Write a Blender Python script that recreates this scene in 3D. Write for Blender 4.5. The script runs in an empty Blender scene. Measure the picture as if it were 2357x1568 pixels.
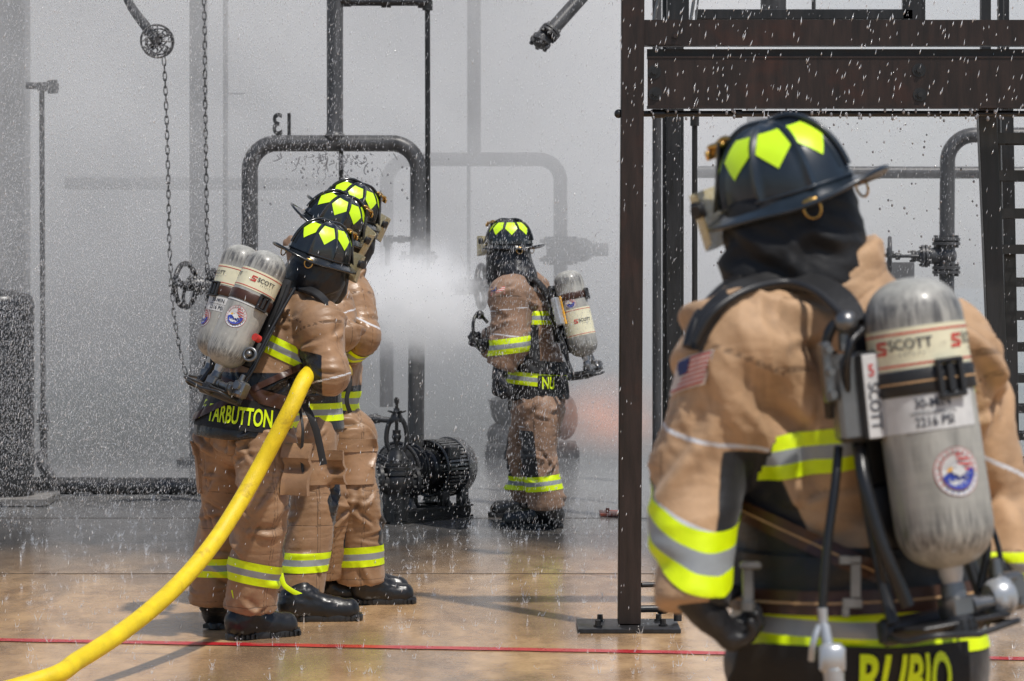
import bpy, bmesh, math, random
import numpy as np
from mathutils import Vector, Matrix
from mathutils.bvhtree import BVHTree
random.seed(7); rng = np.random.default_rng(7)
SC = bpy.context.scene; COL = SC.collection
PI = math.pi
# ------------------------------------------------------------------ camera geometry (used to measure the place)
FP, HV, CU, CH = 6546.0, 598.0, 1178.5, 1.62
def W(u, v, z): return Vector(((u-CU)*z/FP, z, CH-(v-HV)*z/FP))
def GZ(v): return FP*CH/(v-HV)
def V3(*a): return Vector(a)
# ------------------------------------------------------------------ materials
def nodes(m):
    m.use_nodes = True; nt = m.node_tree; nt.nodes.clear(); return nt
class NT:
    def __init__(s, nt): s.nt = nt
    def n(s, t, props=None, **inp):
        nd = s.nt.nodes.new(t)
        for k, v in (props or {}).items(): setattr(nd, k, v)
        for k, v in inp.items():
            k = int(k[1:]) if k[0] == '_' and k[1:].isdigit() else k.replace('_', ' ')
            sk = nd.inputs[k]
            if isinstance(v, bpy.types.NodeSocket): s.nt.links.new(v, sk)
            else: sk.default_value = v
        return nd
    def math(s, op, a, b=0.0, c=None, clamp=False):
        nd = s.n('ShaderNodeMath', {'operation': op, 'use_clamp': clamp}, _0=a, _1=b)
        if c is not None:
            if isinstance(c, bpy.types.NodeSocket): s.nt.links.new(c, nd.inputs[2])
            else: nd.inputs[2].default_value = c
        return nd.outputs[0]
    def mix(s, f, a, b):
        nd = s.nt.nodes.new('ShaderNodeMix'); nd.data_type = 'RGBA'
        for i, v in ((0, f), (6, a), (7, b)):
            if isinstance(v, bpy.types.NodeSocket): s.nt.links.new(v, nd.inputs[i])
            else:
                nd.inputs[i].default_value = v if i == 0 else (tuple(v)+(1,) if len(v) == 3 else v)
        return nd.outputs[2]
    def noise(s, vec, scale, detail=4, rough=.55, dist=0.0):
        return s.n('ShaderNodeTexNoise', None, Vector=vec, Scale=scale, Detail=float(detail), Roughness=rough, Distortion=dist).outputs[0]
    def ramp(s, f, a, b):
        nd = s.n('ShaderNodeMapRange', None, _0=f, _1=a, _2=b); nd.clamp = True; return nd.outputs[0]
    def mapv(s, vec, sc=(1,1,1), rot=(0,0,0)):
        return s.n('ShaderNodeMapping', None, Vector=vec, Scale=sc, Rotation=rot).outputs[0]
    def bump(s, h, st, dist, nrm=None):
        nd = s.n('ShaderNodeBump', None, Height=h, Strength=st, Distance=dist)
        if nrm is not None: s.nt.links.new(nrm, nd.inputs['Normal'])
        return nd.outputs[0]
    def out(s, sh, vol=False):
        o = s.nt.nodes.new('ShaderNodeOutputMaterial'); s.nt.links.new(sh, o.inputs['Volume' if vol else 'Surface'])
_M = {}
def mat(name, col, rough=.5, metal=0.0, var=.25, vs=12.0, bump=.15, bs=60.0, bd=.002, dirt=None, coat=0.0, rv=.15, stretch=(1,1,1), spec=.5):
    if name in _M: return _M[name]
    m = bpy.data.materials.new(name); N = NT(nodes(m))
    tc = N.n('ShaderNodeTexCoord').outputs['Object']; tv = N.mapv(tc, stretch)
    n1 = N.noise(tv, vs, 5); n2 = N.noise(tc, bs, 3)
    lo = [c*(1-var) for c in col]; hi = [min(1, c*(1+var)) for c in col]
    c = N.mix(N.ramp(n1, .3, .7), lo, hi)
    if dirt: c = N.mix(N.ramp(N.noise(tv, vs*.5, 6, .65), dirt[3], dirt[3]+.12), c, dirt[:3])
    r = N.math('ADD', N.math('MULTIPLY', N.math('SUBTRACT', n1, .5), rv*2), rough, clamp=True)
    b = N.n('ShaderNodeBsdfPrincipled', None, Base_Color=c, Roughness=r, Metallic=metal, Coat_Weight=coat, Coat_Roughness=.12)
    b.inputs['Specular IOR Level'].default_value = spec
    if bump: N.nt.links.new(N.bump(n2, bump, bd), b.inputs['Normal'])
    N.out(b.outputs[0]); _M[name] = m; return m
def turnout_mat(name, tan, wet=.0):
    # outer cloth: colour panels come from attributes painted on the garment mesh (black inserts, white piping)
    m = bpy.data.materials.new(name); N = NT(nodes(m))
    tc = N.n('ShaderNodeTexCoord').outputs['Object']
    blk = N.n('ShaderNodeAttribute', {'attribute_name': 'blk'}).outputs['Fac']
    pip = N.n('ShaderNodeAttribute', {'attribute_name': 'pip'}).outputs['Fac']
    n1 = N.noise(tc, 5, 5); n2 = N.noise(tc, 38, 4, .6); n3 = N.noise(tc, 420, 2)
    base = N.mix(N.ramp(n1, .3, .7), [c*.74 for c in tan], [c*1.12 for c in tan])
    base = N.mix(N.math('MULTIPLY', N.ramp(n2, .5, .75), .35), base, [c*.55 for c in tan])
    base = N.mix(N.math('MULTIPLY', N.ramp(N.noise(tc, 2.7, 6, .68), .52, .66), .38), base, (tan[0]*.42, tan[1]*.42, tan[2]*.46))
    sm = N.ramp(N.n('ShaderNodeAttribute', {'attribute_name': 'seam'}).outputs['Fac'], .0030, .0014)
    base = N.mix(N.math('MULTIPLY', sm, .62), base, [c*.22 for c in tan])
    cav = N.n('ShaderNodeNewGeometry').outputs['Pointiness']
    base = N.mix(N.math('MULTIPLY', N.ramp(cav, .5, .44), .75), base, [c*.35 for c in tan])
    bk = N.ramp(N.math('ADD', blk, N.math('MULTIPLY', N.math('SUBTRACT', n2, .5), .004)), .0015, -.0015)
    c = N.mix(bk, base, (.012, .012, .014))
    c = N.mix(N.ramp(pip, .0048, .0032), c, (.62, .62, .64))
    r = N.math('SUBTRACT', .80 - .28*wet, N.math('MULTIPLY', N.ramp(n1, .45, .65), .2*wet+.03))
    r = N.math('SUBTRACT', r, N.math('MULTIPLY', bk, .12))
    hgt = N.math('ADD', N.math('MULTIPLY', n2, .8), N.math('MULTIPLY', n3, .05))
    # stretched creases
    cr = N.noise(N.mapv(tc, (4, 4, 8), (.35, .3, 0)), 1.0, 4, .5, .6)
    crr = N.math('ABSOLUTE', N.math('SUBTRACT', cr, .5))
    hgt = N.math('ADD', hgt, N.math('MULTIPLY', N.ramp(crr, 0, .09), .35))
    b = N.n('ShaderNodeBsdfPrincipled', None, Base_Color=c, Roughness=r, Sheen_Weight=.12, Coat_Weight=.05*wet, Coat_Roughness=.35)
    hgt = N.math('SUBTRACT', hgt, N.math('MULTIPLY', sm, .5))
    N.nt.links.new(N.bump(hgt, .30, .008), b.inputs['Normal']); N.out(b.outputs[0]); return m
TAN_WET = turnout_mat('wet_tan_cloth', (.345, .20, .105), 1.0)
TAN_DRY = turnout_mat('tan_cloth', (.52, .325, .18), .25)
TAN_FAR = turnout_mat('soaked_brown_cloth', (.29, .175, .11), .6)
BLACK_CLOTH = mat('black_cloth', (.012,.012,.013), .62, bump=.5, bs=30, bd=.006, spec=.35)
BLACK_WET = mat('wet_black_cloth', (.010,.010,.012), .38, bump=.6, bs=26, bd=.008)
LIME = mat('lime_reflective', (.74,.97,.0), .5, var=.10, vs=20, bump=.35, bs=45, bd=.004, dirt=(.42,.6,.02,.62))
SILVER = mat('silver_reflective', (.30,.32,.33), .42, var=.1, bump=.3, bs=45, bd=.004)
STICK = mat('lime_sticker', (.66,1.0,.02), .35, var=.04, bump=.0)
HELM = mat('black_helmet_shell', (.012,.014,.016), .22, var=.4, vs=9, bump=.25, bs=35, bd=.002, coat=.6)
HELM_N = mat('dark_navy_helmet_shell', (.018,.027,.038), .34, var=.45, vs=7, bump=.2, bs=30, bd=.002, coat=.25, dirt=(.09,.09,.09,.66))
BRASS = mat('brass', (.62,.38,.12), .32, 1.0, bump=.1)
VISOR = None
def visor():
    m = bpy.data.materials.new('amber_face_shield'); N = NT(nodes(m))
    tc = N.n('ShaderNodeTexCoord').outputs['Object']
    n = N.noise(tc, 90, 4, .7)
    b = N.n('ShaderNodeBsdfPrincipled', None, Base_Color=N.mix(N.ramp(n,.35,.65),(.58,.47,.22),(.75,.68,.45)), Roughness=.25, Alpha=.68)
    N.nt.links.new(N.bump(n,.5,.002), b.inputs['Normal']); N.out(b.outputs[0]); return m
VISOR = visor()
LEATHER = mat('brown_leather_strap', (.055,.022,.012), .38, bump=.4, bs=40)
WEBBING = mat('black_webbing', (.014,.014,.015), .55, bump=.4, bs=120)
TANLINE = mat('tan_stitching', (.45,.28,.14), .7, bump=0)
RUBBER = mat('black_rubber', (.011,.011,.012), .33, bump=.35, bs=40, bd=.003)
RUBBER_D = mat('black_plastic', (.02,.02,.021), .4, bump=.1)
STEEL_G = mat('grey_metal_fitting', (.20,.20,.20), .35, .8, bump=.2)
ALU = mat('pale_aluminium', (.46,.48,.50), .35, .5, var=.12)
CREAM = mat('cream_label', (.74,.70,.50), .45, var=.07, vs=30, bump=.1, dirt=(.5,.46,.33,.62))
WHITE = mat('white_label', (.60,.60,.59), .5, var=.1, vs=40, dirt=(.42,.42,.4,.62), bump=.05)
REDP = mat('red_print', (.55,.04,.03), .5, bump=0)
NAVY = mat('dark_print', (.03,.035,.05), .5, bump=0)
BLUE = mat('blue_print', (.03,.06,.35), .5, bump=0)
YELP = mat('orange_print', (.8,.4,.03), .5, bump=0)
FLAGR = mat('flag_red', (.55,.07,.06), .8, bump=.2)
FLAGW = mat('flag_white', (.7,.62,.56), .8, bump=.2)
FLAGB = mat('flag_blue', (.03,.05,.16), .8, bump=.2)
GLOVE = mat('black_glove', (.013,.013,.015), .5, bump=.5, bs=45, bd=.004)
SKIN = mat('skin', (.5,.28,.19), .5, bump=.1)
HOSE = mat('yellow_hose_jacket', (.80,.58,.010), .5, var=.16, vs=14, bump=.6, bs=170, bd=.003, dirt=(.42,.28,.015,.58), stretch=(1,1,1))
def tank_mat():
    m = bpy.data.materials.new('scuffed_composite_cylinder'); N = NT(nodes(m))
    tc = N.n('ShaderNodeTexCoord').outputs['Object']
    sx = N.n('ShaderNodeSeparateXYZ', None, Vector=tc); z = sx.outputs[2]
    n1 = N.noise(N.mapv(tc,(1,1,.25)), 26, 6, .65); n2 = N.noise(N.mapv(tc,(1.6,1.6,.14)), 60, 5, .7)
    n3 = N.noise(N.mapv(tc,(.3,.3,3)), 30, 4)
    c = N.mix(N.ramp(n1,.3,.7),(.27,.265,.24),(.45,.44,.40))
    c = N.mix(N.math('MULTIPLY',N.ramp(n3,.5,.7),.3), c, (.5,.48,.42))
    def zone(a, w): return N.ramp(N.math('ABSOLUTE', N.math('SUBTRACT', z, a)), w, w*.3)
    zz = N.math('MAXIMUM', zone(.195,.05), zone(-.195,.055))
    c = N.mix(N.math('MULTIPLY', N.math('MULTIPLY', zz, N.ramp(n2,.38,.6)), .85), c, (.06,.06,.062))
    c = N.mix(N.math('MULTIPLY', N.ramp(n2,.56,.7), .45), c, (.09,.085,.08))
    b = N.n('ShaderNodeBsdfPrincipled', None, Base_Color=c, Roughness=N.math('ADD',.3,N.math('MULTIPLY',n1,.3)), Coat_Weight=.25, Coat_Roughness=.2)
    N.nt.links.new(N.bump(N.math('ADD',n1,N.math('MULTIPLY',n2,.4)),.15,.002), b.inputs['Normal']); N.out(b.outputs[0]); return m
TANK = tank_mat()
def steel(name, col, rust=(.07,.025,.012), rough=.32, amt=.6):
    m = bpy.data.materials.new(name); N = NT(nodes(m))
    tc = N.n('ShaderNodeTexCoord').outputs['Object']
    n1 = N.noise(tc, 2.2, 6, .6); n2 = N.noise(N.mapv(tc,(9,9,1.2)), 3, 5, .65); n3 = N.noise(tc, 55, 3)
    c = N.mix(N.ramp(n2,.35,.7), [x*.6 for x in col], [x*1.5 for x in col])
    c = N.mix(N.math('MULTIPLY', N.ramp(n1,.55,.72), amt), c, rust)
    r = N.math('ADD', rough-.12, N.math('MULTIPLY', n2, .35))
    b = N.n('ShaderNodeBsdfPrincipled', None, Base_Color=c, Roughness=r)
    N.nt.links.new(N.bump(N.math('ADD', n2, N.math('MULTIPLY', n3, .25)), .25, .004), b.inputs['Normal']); N.out(b.outputs[0]); return m
FRAME = steel('brown_painted_steel', (.022,.013,.010), (.075,.022,.010))
PIPE = steel('haze_lifted_black_pipe', (.065,.065,.067), (.03,.024,.02), .34)  # black pipe, colour lifted to grey in place of a haze veil
DARK = steel('wet_dark_steel', (.018,.018,.019), (.02,.014,.01), .3)
PALE = steel('hazy_grey_steel', (.05,.05,.052), (.06,.05,.045), .45)
DROP = None
def drop_mat(nm='falling_water', fac=.85):
    m = bpy.data.materials.new(nm); N = NT(nodes(m))
    d = N.n('ShaderNodeBsdfDiffuse', None, Color=(.95,.96,.98,1)); t = N.n('ShaderNodeBsdfTranslucent', None, Color=(.95,.96,.98,1))
    g = N.n('ShaderNodeBsdfGlossy', None, Roughness=.15)
    a = N.n('ShaderNodeMixShader', None, _0=.5); N.nt.links.new(d.outputs[0], a.inputs[1]); N.nt.links.new(t.outputs[0], a.inputs[2])
    b = N.n('ShaderNodeMixShader', None, _0=.2); N.nt.links.new(a.outputs[0], b.inputs[1]); N.nt.links.new(g.outputs[0], b.inputs[2])
    tr = N.n('ShaderNodeBsdfTransparent'); e = N.n('ShaderNodeMixShader', None, _0=fac); N.nt.links.new(tr.outputs[0], e.inputs[1]); N.nt.links.new(b.outputs[0], e.inputs[2])
    N.out(e.outputs[0]); return m
DROP = drop_mat(); MISTD = drop_mat('fine_spray', .48)
# ------------------------------------------------------------------ object helpers
BASE = {}
def tag(o, label=None, cat=None, group=None, kind=None):
    for k, v in (('label',label),('category',cat),('group',group),('kind',kind)):
        if v: o[k] = v
    return o
def empty(name, loc, label, cat, group=None, mtx=None):
    o = bpy.data.objects.new(name, None); COL.objects.link(o); o.empty_display_size = .1
    if mtx is not None: o.matrix_world = mtx; BASE[o.name] = Vector((0,0,0))
    else: o.location = loc; BASE[o.name] = Vector(loc)
    return tag(o, label, cat, group)
def mk(name, V, F, mats, parent=None, mi=None, smooth=35, local=False, origin=None):
    V = np.asarray(V, dtype=np.float64).reshape(-1,3)
    off = Vector((0,0,0))
    if parent is not None: off = BASE.get(parent.name, Vector((0,0,0)))
    elif origin is not None: off = Vector(origin)
    if local: off = Vector((0,0,0))
    me = bpy.data.meshes.new(name)
    if isinstance(F, np.ndarray):
        me.vertices.add(len(V)); me.vertices.foreach_set('co', (V-np.array(off)).astype(np.float32).ravel())
        nf, k = F.shape
        me.loops.add(nf*k); me.loops.foreach_set('vertex_index', F.astype(np.int32).ravel())
        me.polygons.add(nf); me.polygons.foreach_set('loop_start', (np.arange(nf)*k).astype(np.int32))
        me.update(calc_edges=True)
    else:
        me.from_pydata((V-np.array(off)).tolist(), [], F)
    if not isinstance(mats, (list,tuple)): mats = [mats]
    for m in mats: me.materials.append(m)
    if mi is not None: me.polygons.foreach_set('material_index', np.asarray(mi, dtype=np.int32))
    if smooth is not None:
        me.polygons.foreach_set('use_smooth', np.ones(len(me.polygons), dtype=bool))
        if smooth < 180: me.set_sharp_from_angle(angle=math.radians(smooth))
    if mats[0] is not None and ('tan_cloth' in mats[0].name or 'brown_cloth' in mats[0].name):
        for nm in ('blk','pip','seam'): me.attributes.new(nm, 'FLOAT', 'POINT').data.foreach_set('value', np.full(len(me.vertices), 1.0, dtype=np.float32))
    me.validate(); me.update()
    o = bpy.data.objects.new(name, me); COL.objects.link(o)
    if parent is not None: o.parent = parent; BASE[o.name] = Vector((0,0,0)) if local else off
    elif origin is not None: o.location = off; BASE[o.name] = off
    return o
def frame(d, up=None):
    d = Vector(d).normalized(); u = Vector(up) if up is not None else (Vector((0,0,1)) if abs(d.z) < .95 else Vector((0,1,0)))
    x = u.cross(d)
    if x.length < 1e-5: x = Vector((1,0,0)).cross(d)
    x.normalize(); y = d.cross(x); return x, y, d
class MB:
    def __init__(s): s.V = []; s.F = []; s.I = []
    def add(s, V, F, mi=0):
        b = len(s.V); s.V += [tuple(v) for v in V]; s.F += [tuple(i+b for i in f) for f in F]; s.I += [mi]*len(F); return s
    def box(s, c, size, mi=0, x=None, y=None, z=None, taper=1.0, bev=0.0):
        c = Vector(c); x = Vector(x or (1,0,0)); y = Vector(y or (0,1,0)); z = Vector(z or (0,0,1)); a, b, h = [t/2 for t in size]
        if bev > 0:
            bev = min(bev, a*.9, b*.9, h*.9); V = []
            for sz, in2 in ((-h,bev),(-h+bev,0),(h-bev,0),(h,bev)):
                t = taper if sz > 0 else 1
                aa, bb = (a-in2)*t, (b-in2)*t; cb = bev*.7
                for px, py in ((-aa+cb,-bb),(aa-cb,-bb),(aa,-bb+cb),(aa,bb-cb),(aa-cb,bb),(-aa+cb,bb),(-aa,bb-cb),(-aa,-bb+cb)):
                    V.append(c+x*px+y*py+z*sz)
            F = [tuple(reversed(range(8))), tuple(range(24,32))]
            for r in range(3):
                for i in range(8): F.append((r*8+i, r*8+(i+1)%8, (r+1)*8+(i+1)%8, (r+1)*8+i))
            return s.add(V, F, mi)
        V = [c+x*(sx*a*(taper if sz>0 else 1))+y*(sy*b*(taper if sz>0 else 1))+z*(sz*h) for sz in (-1,1) for sy in (-1,1) for sx in (-1,1)]
        return s.add(V, [(0,2,3,1),(4,5,7,6),(0,1,5,4),(2,6,7,3),(0,4,6,2),(1,3,7,5)], mi)
    def lathe(s, p, d, prof, seg=24, mi=0, up=None, sx=1, sy=1, a0=0, a1=2*PI):
        p = Vector(p); x, y, d = frame(d, up); full = abs(a1-a0-2*PI) < 1e-6; n = seg if full else seg+1; V = []
        for h, r in prof:
            for i in range(n):
                a = a0+(a1-a0)*i/seg; V.append(p+d*h+x*(math.cos(a)*r*sx)+y*(math.sin(a)*r*sy))
        F = []
        for j in range(len(prof)-1):
            for i in range(seg):
                k = (i+1) % n; F.append((j*n+i, j*n+k, (j+1)*n+k, (j+1)*n+i))
        return s.add(V, F, mi)
    def cyl(s, p0, p1, r0, r1=None, seg=20, mi=0, cap=True):
        p0 = Vector(p0); p1 = Vector(p1); r1 = r0 if r1 is None else r1; L = (p1-p0).length
        pr = [(0,r0),(L,r1)]
        if cap: pr = [(0,1e-4)]+pr+[(L,1e-4)]
        return s.lathe(p0, p1-p0, pr, seg, mi)
    def tube(s, pts, r, seg=12, mi=0, smooth=0, rr=None, flat=None, cap=True):
        pts = [Vector(p) for p in pts]
        if smooth: pts = spline(pts, smooth)
        n = len(pts); V = []; x = None
        rs = [r]*n if rr is None else [rr[0]+(rr[1]-rr[0])*i/(n-1) for i in range(n)]
        for i, p in enumerate(pts):
            t = (pts[min(i+1,n-1)]-pts[max(i-1,0)]).normalized()
            if x is None: x = frame(t)[0]
            x = (x-t*x.dot(t)).normalized(); y = t.cross(x)
            for k in range(seg):
                a = 2*PI*k/seg; V.append(p+x*math.cos(a)*rs[i]+y*math.sin(a)*rs[i])
        F = [(j*seg+i, j*seg+(i+1)%seg, (j+1)*seg+(i+1)%seg, (j+1)*seg+i) for j in range(n-1) for i in range(seg)]
        if cap: F += [tuple(reversed(range(seg))), tuple(range((n-1)*seg, n*seg))]
        return s.add(V, F, mi)
    def ribbon(s, pts, w, th, nrm, mi=0, smooth=8):
        pts = [Vector(p) for p in pts]; m = len(pts)
        nr = [Vector(nrm)]*m if not isinstance(nrm, list) else [Vector(q) for q in nrm]
        if smooth: pts = spline(pts, smooth); nr = spline(nr, smooth)
        n = len(pts); V = []
        for i, p in enumerate(pts):
            t = (pts[min(i+1,n-1)]-pts[max(i-1,0)]).normalized(); q = nr[i].normalized(); sd = t.cross(q).normalized(); q = sd.cross(t).normalized()
            for a, b in ((-.5,-.5),(.5,-.5),(.5,.25),(.42,.5),(-.42,.5),(-.5,.25)): V.append(p+sd*(a*w)+q*(b*th))
        F = [(j*6+i, j*6+(i+1)%6, (j+1)*6+(i+1)%6, (j+1)*6+i) for j in range(n-1) for i in range(6)]
        F += [tuple(reversed(range(6))), tuple(range((n-1)*6, n*6))]
        return s.add(V, F, mi)
    def sph(s, c, r, seg=16, mi=0, sc=(1,1,1)):
        c = Vector(c); V = []; F = []; m = seg//2
        for j in range(m+1):
            b = -PI/2+PI*j/m
            for i in range(seg): a = 2*PI*i/seg; V.append(c+Vector((math.cos(a)*math.cos(b)*r*sc[0], math.sin(a)*math.cos(b)*r*sc[1], math.sin(b)*r*sc[2])))
        for j in range(m):
            for i in range(seg): F.append((j*seg+i, j*seg+(i+1)%seg, (j+1)*seg+(i+1)%seg, (j+1)*seg+i))
        return s.add(V, F, mi)
    def torus(s, c, d, R, r, seg=28, sg=8, mi=0, sx=1.0, up=None):
        c = Vector(c); x, y, d = frame(d, up); V = []; F = []
        for i in range(seg):
            a = 2*PI*i/seg; e = x*math.cos(a)*sx+y*math.sin(a); q = c+e*R
            for k in range(sg): b = 2*PI*k/sg; V.append(q+e*(math.cos(b)*r)+d*(math.sin(b)*r))
        for i in range(seg):
            for k in range(sg): F.append((i*sg+k, ((i+1)%seg)*sg+k, ((i+1)%seg)*sg+(k+1)%sg, i*sg+(k+1)%sg))
        return s.add(V, F, mi)
    def bolt(s, c, d, r, h, mi=0):
        x, y, d = frame(d); return s.lathe(c, d, [(0,1e-4),(0,r*1.5),(h*.3,r*1.5),(h*.3,r),(h,r*.95),(h,1e-4)], 6, mi)
    def build(s, name, mats, parent=None, smooth=35, local=False, origin=None):
        return mk(name, s.V, s.F, mats, parent, s.I, smooth, local, origin)
def spline(P, k):
    P = [Vector(p) for p in P]; out = []; n = len(P)
    for i in range(n-1):
        a, b, c, d = P[max(i-1,0)], P[i], P[i+1], P[min(i+2,n-1)]
        for j in range(k):
            t = j/k; out.append(.5*((2*b)+(c-a)*t+(2*a-5*b+4*c-d)*t*t+(3*b-a-3*c+d)*t**3))
    out.append(P[-1]); return out
_T = {}
def text2d(s, size=1.0, offset=0.0, xs=1.0, extrude=0.0):
    k = (s, size, offset, xs, extrude)
    if k not in _T:
        cu = bpy.data.curves.new('lettering', 'FONT'); cu.body = s; cu.size = 1.0; cu.offset = offset; cu.align_x = 'CENTER'; cu.align_y = 'CENTER'; cu.extrude = extrude/size; cu.resolution_u = 4
        ob = bpy.data.objects.new('lettering', cu); COL.objects.link(ob); dg = bpy.context.evaluated_depsgraph_get()
        me = bpy.data.meshes.new_from_object(ob.evaluated_get(dg))
        bm = bmesh.new(); bm.from_mesh(me); ys = [v.co.y for v in bm.verts]; y0, y1 = min(ys), max(ys)
        for k_ in range(1,8): bmesh.ops.bisect_plane(bm, geom=bm.verts[:]+bm.edges[:]+bm.faces[:], plane_co=(0,y0+(y1-y0)*k_/8,0), plane_no=(0,1,0))
        bm.to_mesh(me); bm.free()
        V = [(v.co.x*size*xs, v.co.y*size, v.co.z*size) for v in me.vertices]; F = [tuple(p.vertices) for p in me.polygons]
        bpy.data.objects.remove(ob); bpy.data.curves.remove(cu); bpy.data.meshes.remove(me); _T[k] = (V, F)
    return _T[k]
# ------------------------------------------------------------------ implicit-surface garments and bodies
_tab = rng.random((32,32,32)).astype(np.float32)*2-1
def vnoise(P):
    I = np.floor(P).astype(np.int64); f = (P-I).astype(np.float32); f = f*f*(3-2*f); r = 0
    for dx in (0,1):
        for dy in (0,1):
            for dz in (0,1):
                w = (f[:,0] if dx else 1-f[:,0])*(f[:,1] if dy else 1-f[:,1])*(f[:,2] if dz else 1-f[:,2])
                r = r+w*_tab[(I[:,0]+dx)&31, (I[:,1]+dy)&31, (I[:,2]+dz)&31]
    return r
def ridged(P, sc, seed=0, warp=.6):
    Q = P*np.array(sc, dtype=np.float32)+seed*7.31
    Q = Q+warp*np.stack([vnoise(Q*.7+3.1), vnoise(Q*.7+9.7), vnoise(Q*.7+17.3)], 1)
    a = 1-2*np.abs(vnoise(Q)); b = 1-2*np.abs(vnoise(Q*2.1+5)); return a+.45*b
class Cap:
    def __init__(s, a, b, ra, rb=None, g='t', k=.03, sq=None, cuts=(), sub=False):
        s.a = np.array(a, dtype=np.float32); s.b = np.array(b, dtype=np.float32); s.ra = ra; s.rb = ra if rb is None else rb
        s.g = g; s.k = k; s.cuts = [(np.array(p, dtype=np.float32), np.array(Vector(n).normalized(), dtype=np.float32)) for p, n in cuts]; s.sub = sub
        s.sq = [(np.array(Vector(d).normalized(), dtype=np.float32), f) for d, f in (sq or [])]
    def bb(s):
        r = max(s.ra, s.rb)*1.15; return np.minimum(s.a, s.b)-r, np.maximum(s.a, s.b)+r
    def ev(s, P):
        a, b = s.a, s.b; X = P-a; ba = b-a
        for d, f in s.sq:
            X = X+((X@d)*(f-1))[:,None]*d; ba = ba+(ba@d)*(f-1)*d
        L = float(ba@ba)+1e-9; t = np.clip((X@ba)/L, 0, 1)
        d = np.sqrt(((X-t[:,None]*ba)**2).sum(1))-(s.ra+(s.rb-s.ra)*t)
        for p, n in s.cuts: d = np.maximum(d, (P-p)@n)
        return d
def sdf(prims, P):
    d = None
    for p in prims:
        e = p.ev(P)
        if d is None: d = e; continue
        if p.sub: d = np.maximum(d, -e); continue
        k = p.k
        if k > 0: h = np.clip(.5+.5*(d-e)/k, 0, 1); d = d+(e-d)*h-k*h*(1-h)
        else: d = np.minimum(d, e)
    return d
def surfnet(prims, h):
    pos = [p for p in prims if not p.sub]
    lo = np.min([p.bb()[0] for p in pos], 0)-3*h; hi = np.max([p.bb()[1] for p in pos], 0)+3*h
    n = np.ceil((hi-lo)/h).astype(int)+1; n = ((n+3)//4)*4+1
    H = 4*h; nc = (n-1)//4+1
    gx = [lo[i]+np.arange(nc[i])*H for i in range(3)]
    G = np.stack(np.meshgrid(*gx, indexing='ij'), -1).reshape(-1,3).astype(np.float32)
    dc = sdf(prims, G).reshape(nc)
    near = np.abs(dc) < H*2.2
    # dilate grid corners to fine blocks
    full = np.full(n, 1.0, dtype=np.float32)
    idx = (np.round(np.linspace(0, nc[0]-1, n[0])).astype(int), np.round(np.linspace(0, nc[1]-1, n[1])).astype(int), np.round(np.linspace(0, nc[2]-1, n[2])).astype(int))
    nf = near[np.ix_(*idx)]; full = np.sign(dc)[np.ix_(*idx)].astype(np.float32)
    I = np.argwhere(nf); P = (lo+I*h).astype(np.float32); full[nf] = sdf(prims, P)
    S = full < 0; c0 = tuple(m-1 for m in n)
    acc = np.zeros(c0+(3,), dtype=np.float32); cnt = np.zeros(c0, dtype=np.int8)
    def sl(A, o): return A[o[0]:o[0]+c0[0], o[1]:o[1]+c0[1], o[2]:o[2]+c0[2]]
    for ax in range(3):
        o1, o2 = [a for a in range(3) if a != ax]
        for p in (0,1):
            for q in (0,1):
                a = [0,0,0]; a[o1] = p; a[o2] = q; b = list(a); b[ax] = 1
                va, vb = sl(full, a), sl(full, b); cr = (va < 0) != (vb < 0)
                t = np.where(cr, va/(va-vb+1e-12), 0)
                for c in range(3): acc[..., c] += np.where(cr, a[c]+(t if c == ax else 0), 0)
                cnt += cr
    m = cnt > 0; vid = np.full(c0, -1, dtype=np.int64); vid[m] = np.arange(m.sum())
    V = lo+(np.argwhere(m)+acc[m]/cnt[m][:,None])*h
    Fs = []
    for ax in range(3):
        o1, o2 = [(1,2),(2,0),(0,1)][ax]
        A = S; B = np.roll(S, -1, ax); cr = A != B
        s = [slice(None)]*3; s[ax] = slice(0, n[ax]-1); s[o1] = slice(1, n[o1]-1); s[o2] = slice(1, n[o2]-1)
        I = np.argwhere(cr[tuple(s)]); I[:, o1] += 1; I[:, o2] += 1
        def cell(d1, d2):
            J = I.copy(); J[:, o1] -= d1; J[:, o2] -= d2; return vid[J[:,0], J[:,1], J[:,2]]
        q = np.stack([cell(1,1), cell(0,1), cell(0,0), cell(1,0)], 1)
        fl = ~A[I[:,0], I[:,1], I[:,2]]; q[fl] = q[fl][:, ::-1]; Fs.append(q)
    F = np.concatenate(Fs); F = F[(F >= 0).all(1)]
    return V.astype(np.float32), F
def vnormals(V, F):
    n = np.cross(V[F[:,2]]-V[F[:,0]], V[F[:,3]]-V[F[:,1]]); N = np.zeros_like(V)
    for i in range(4): np.add.at(N, F[:,i], n)
    return N/(np.linalg.norm(N, axis=1, keepdims=True)+1e-9)
class Garment: pass
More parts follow.
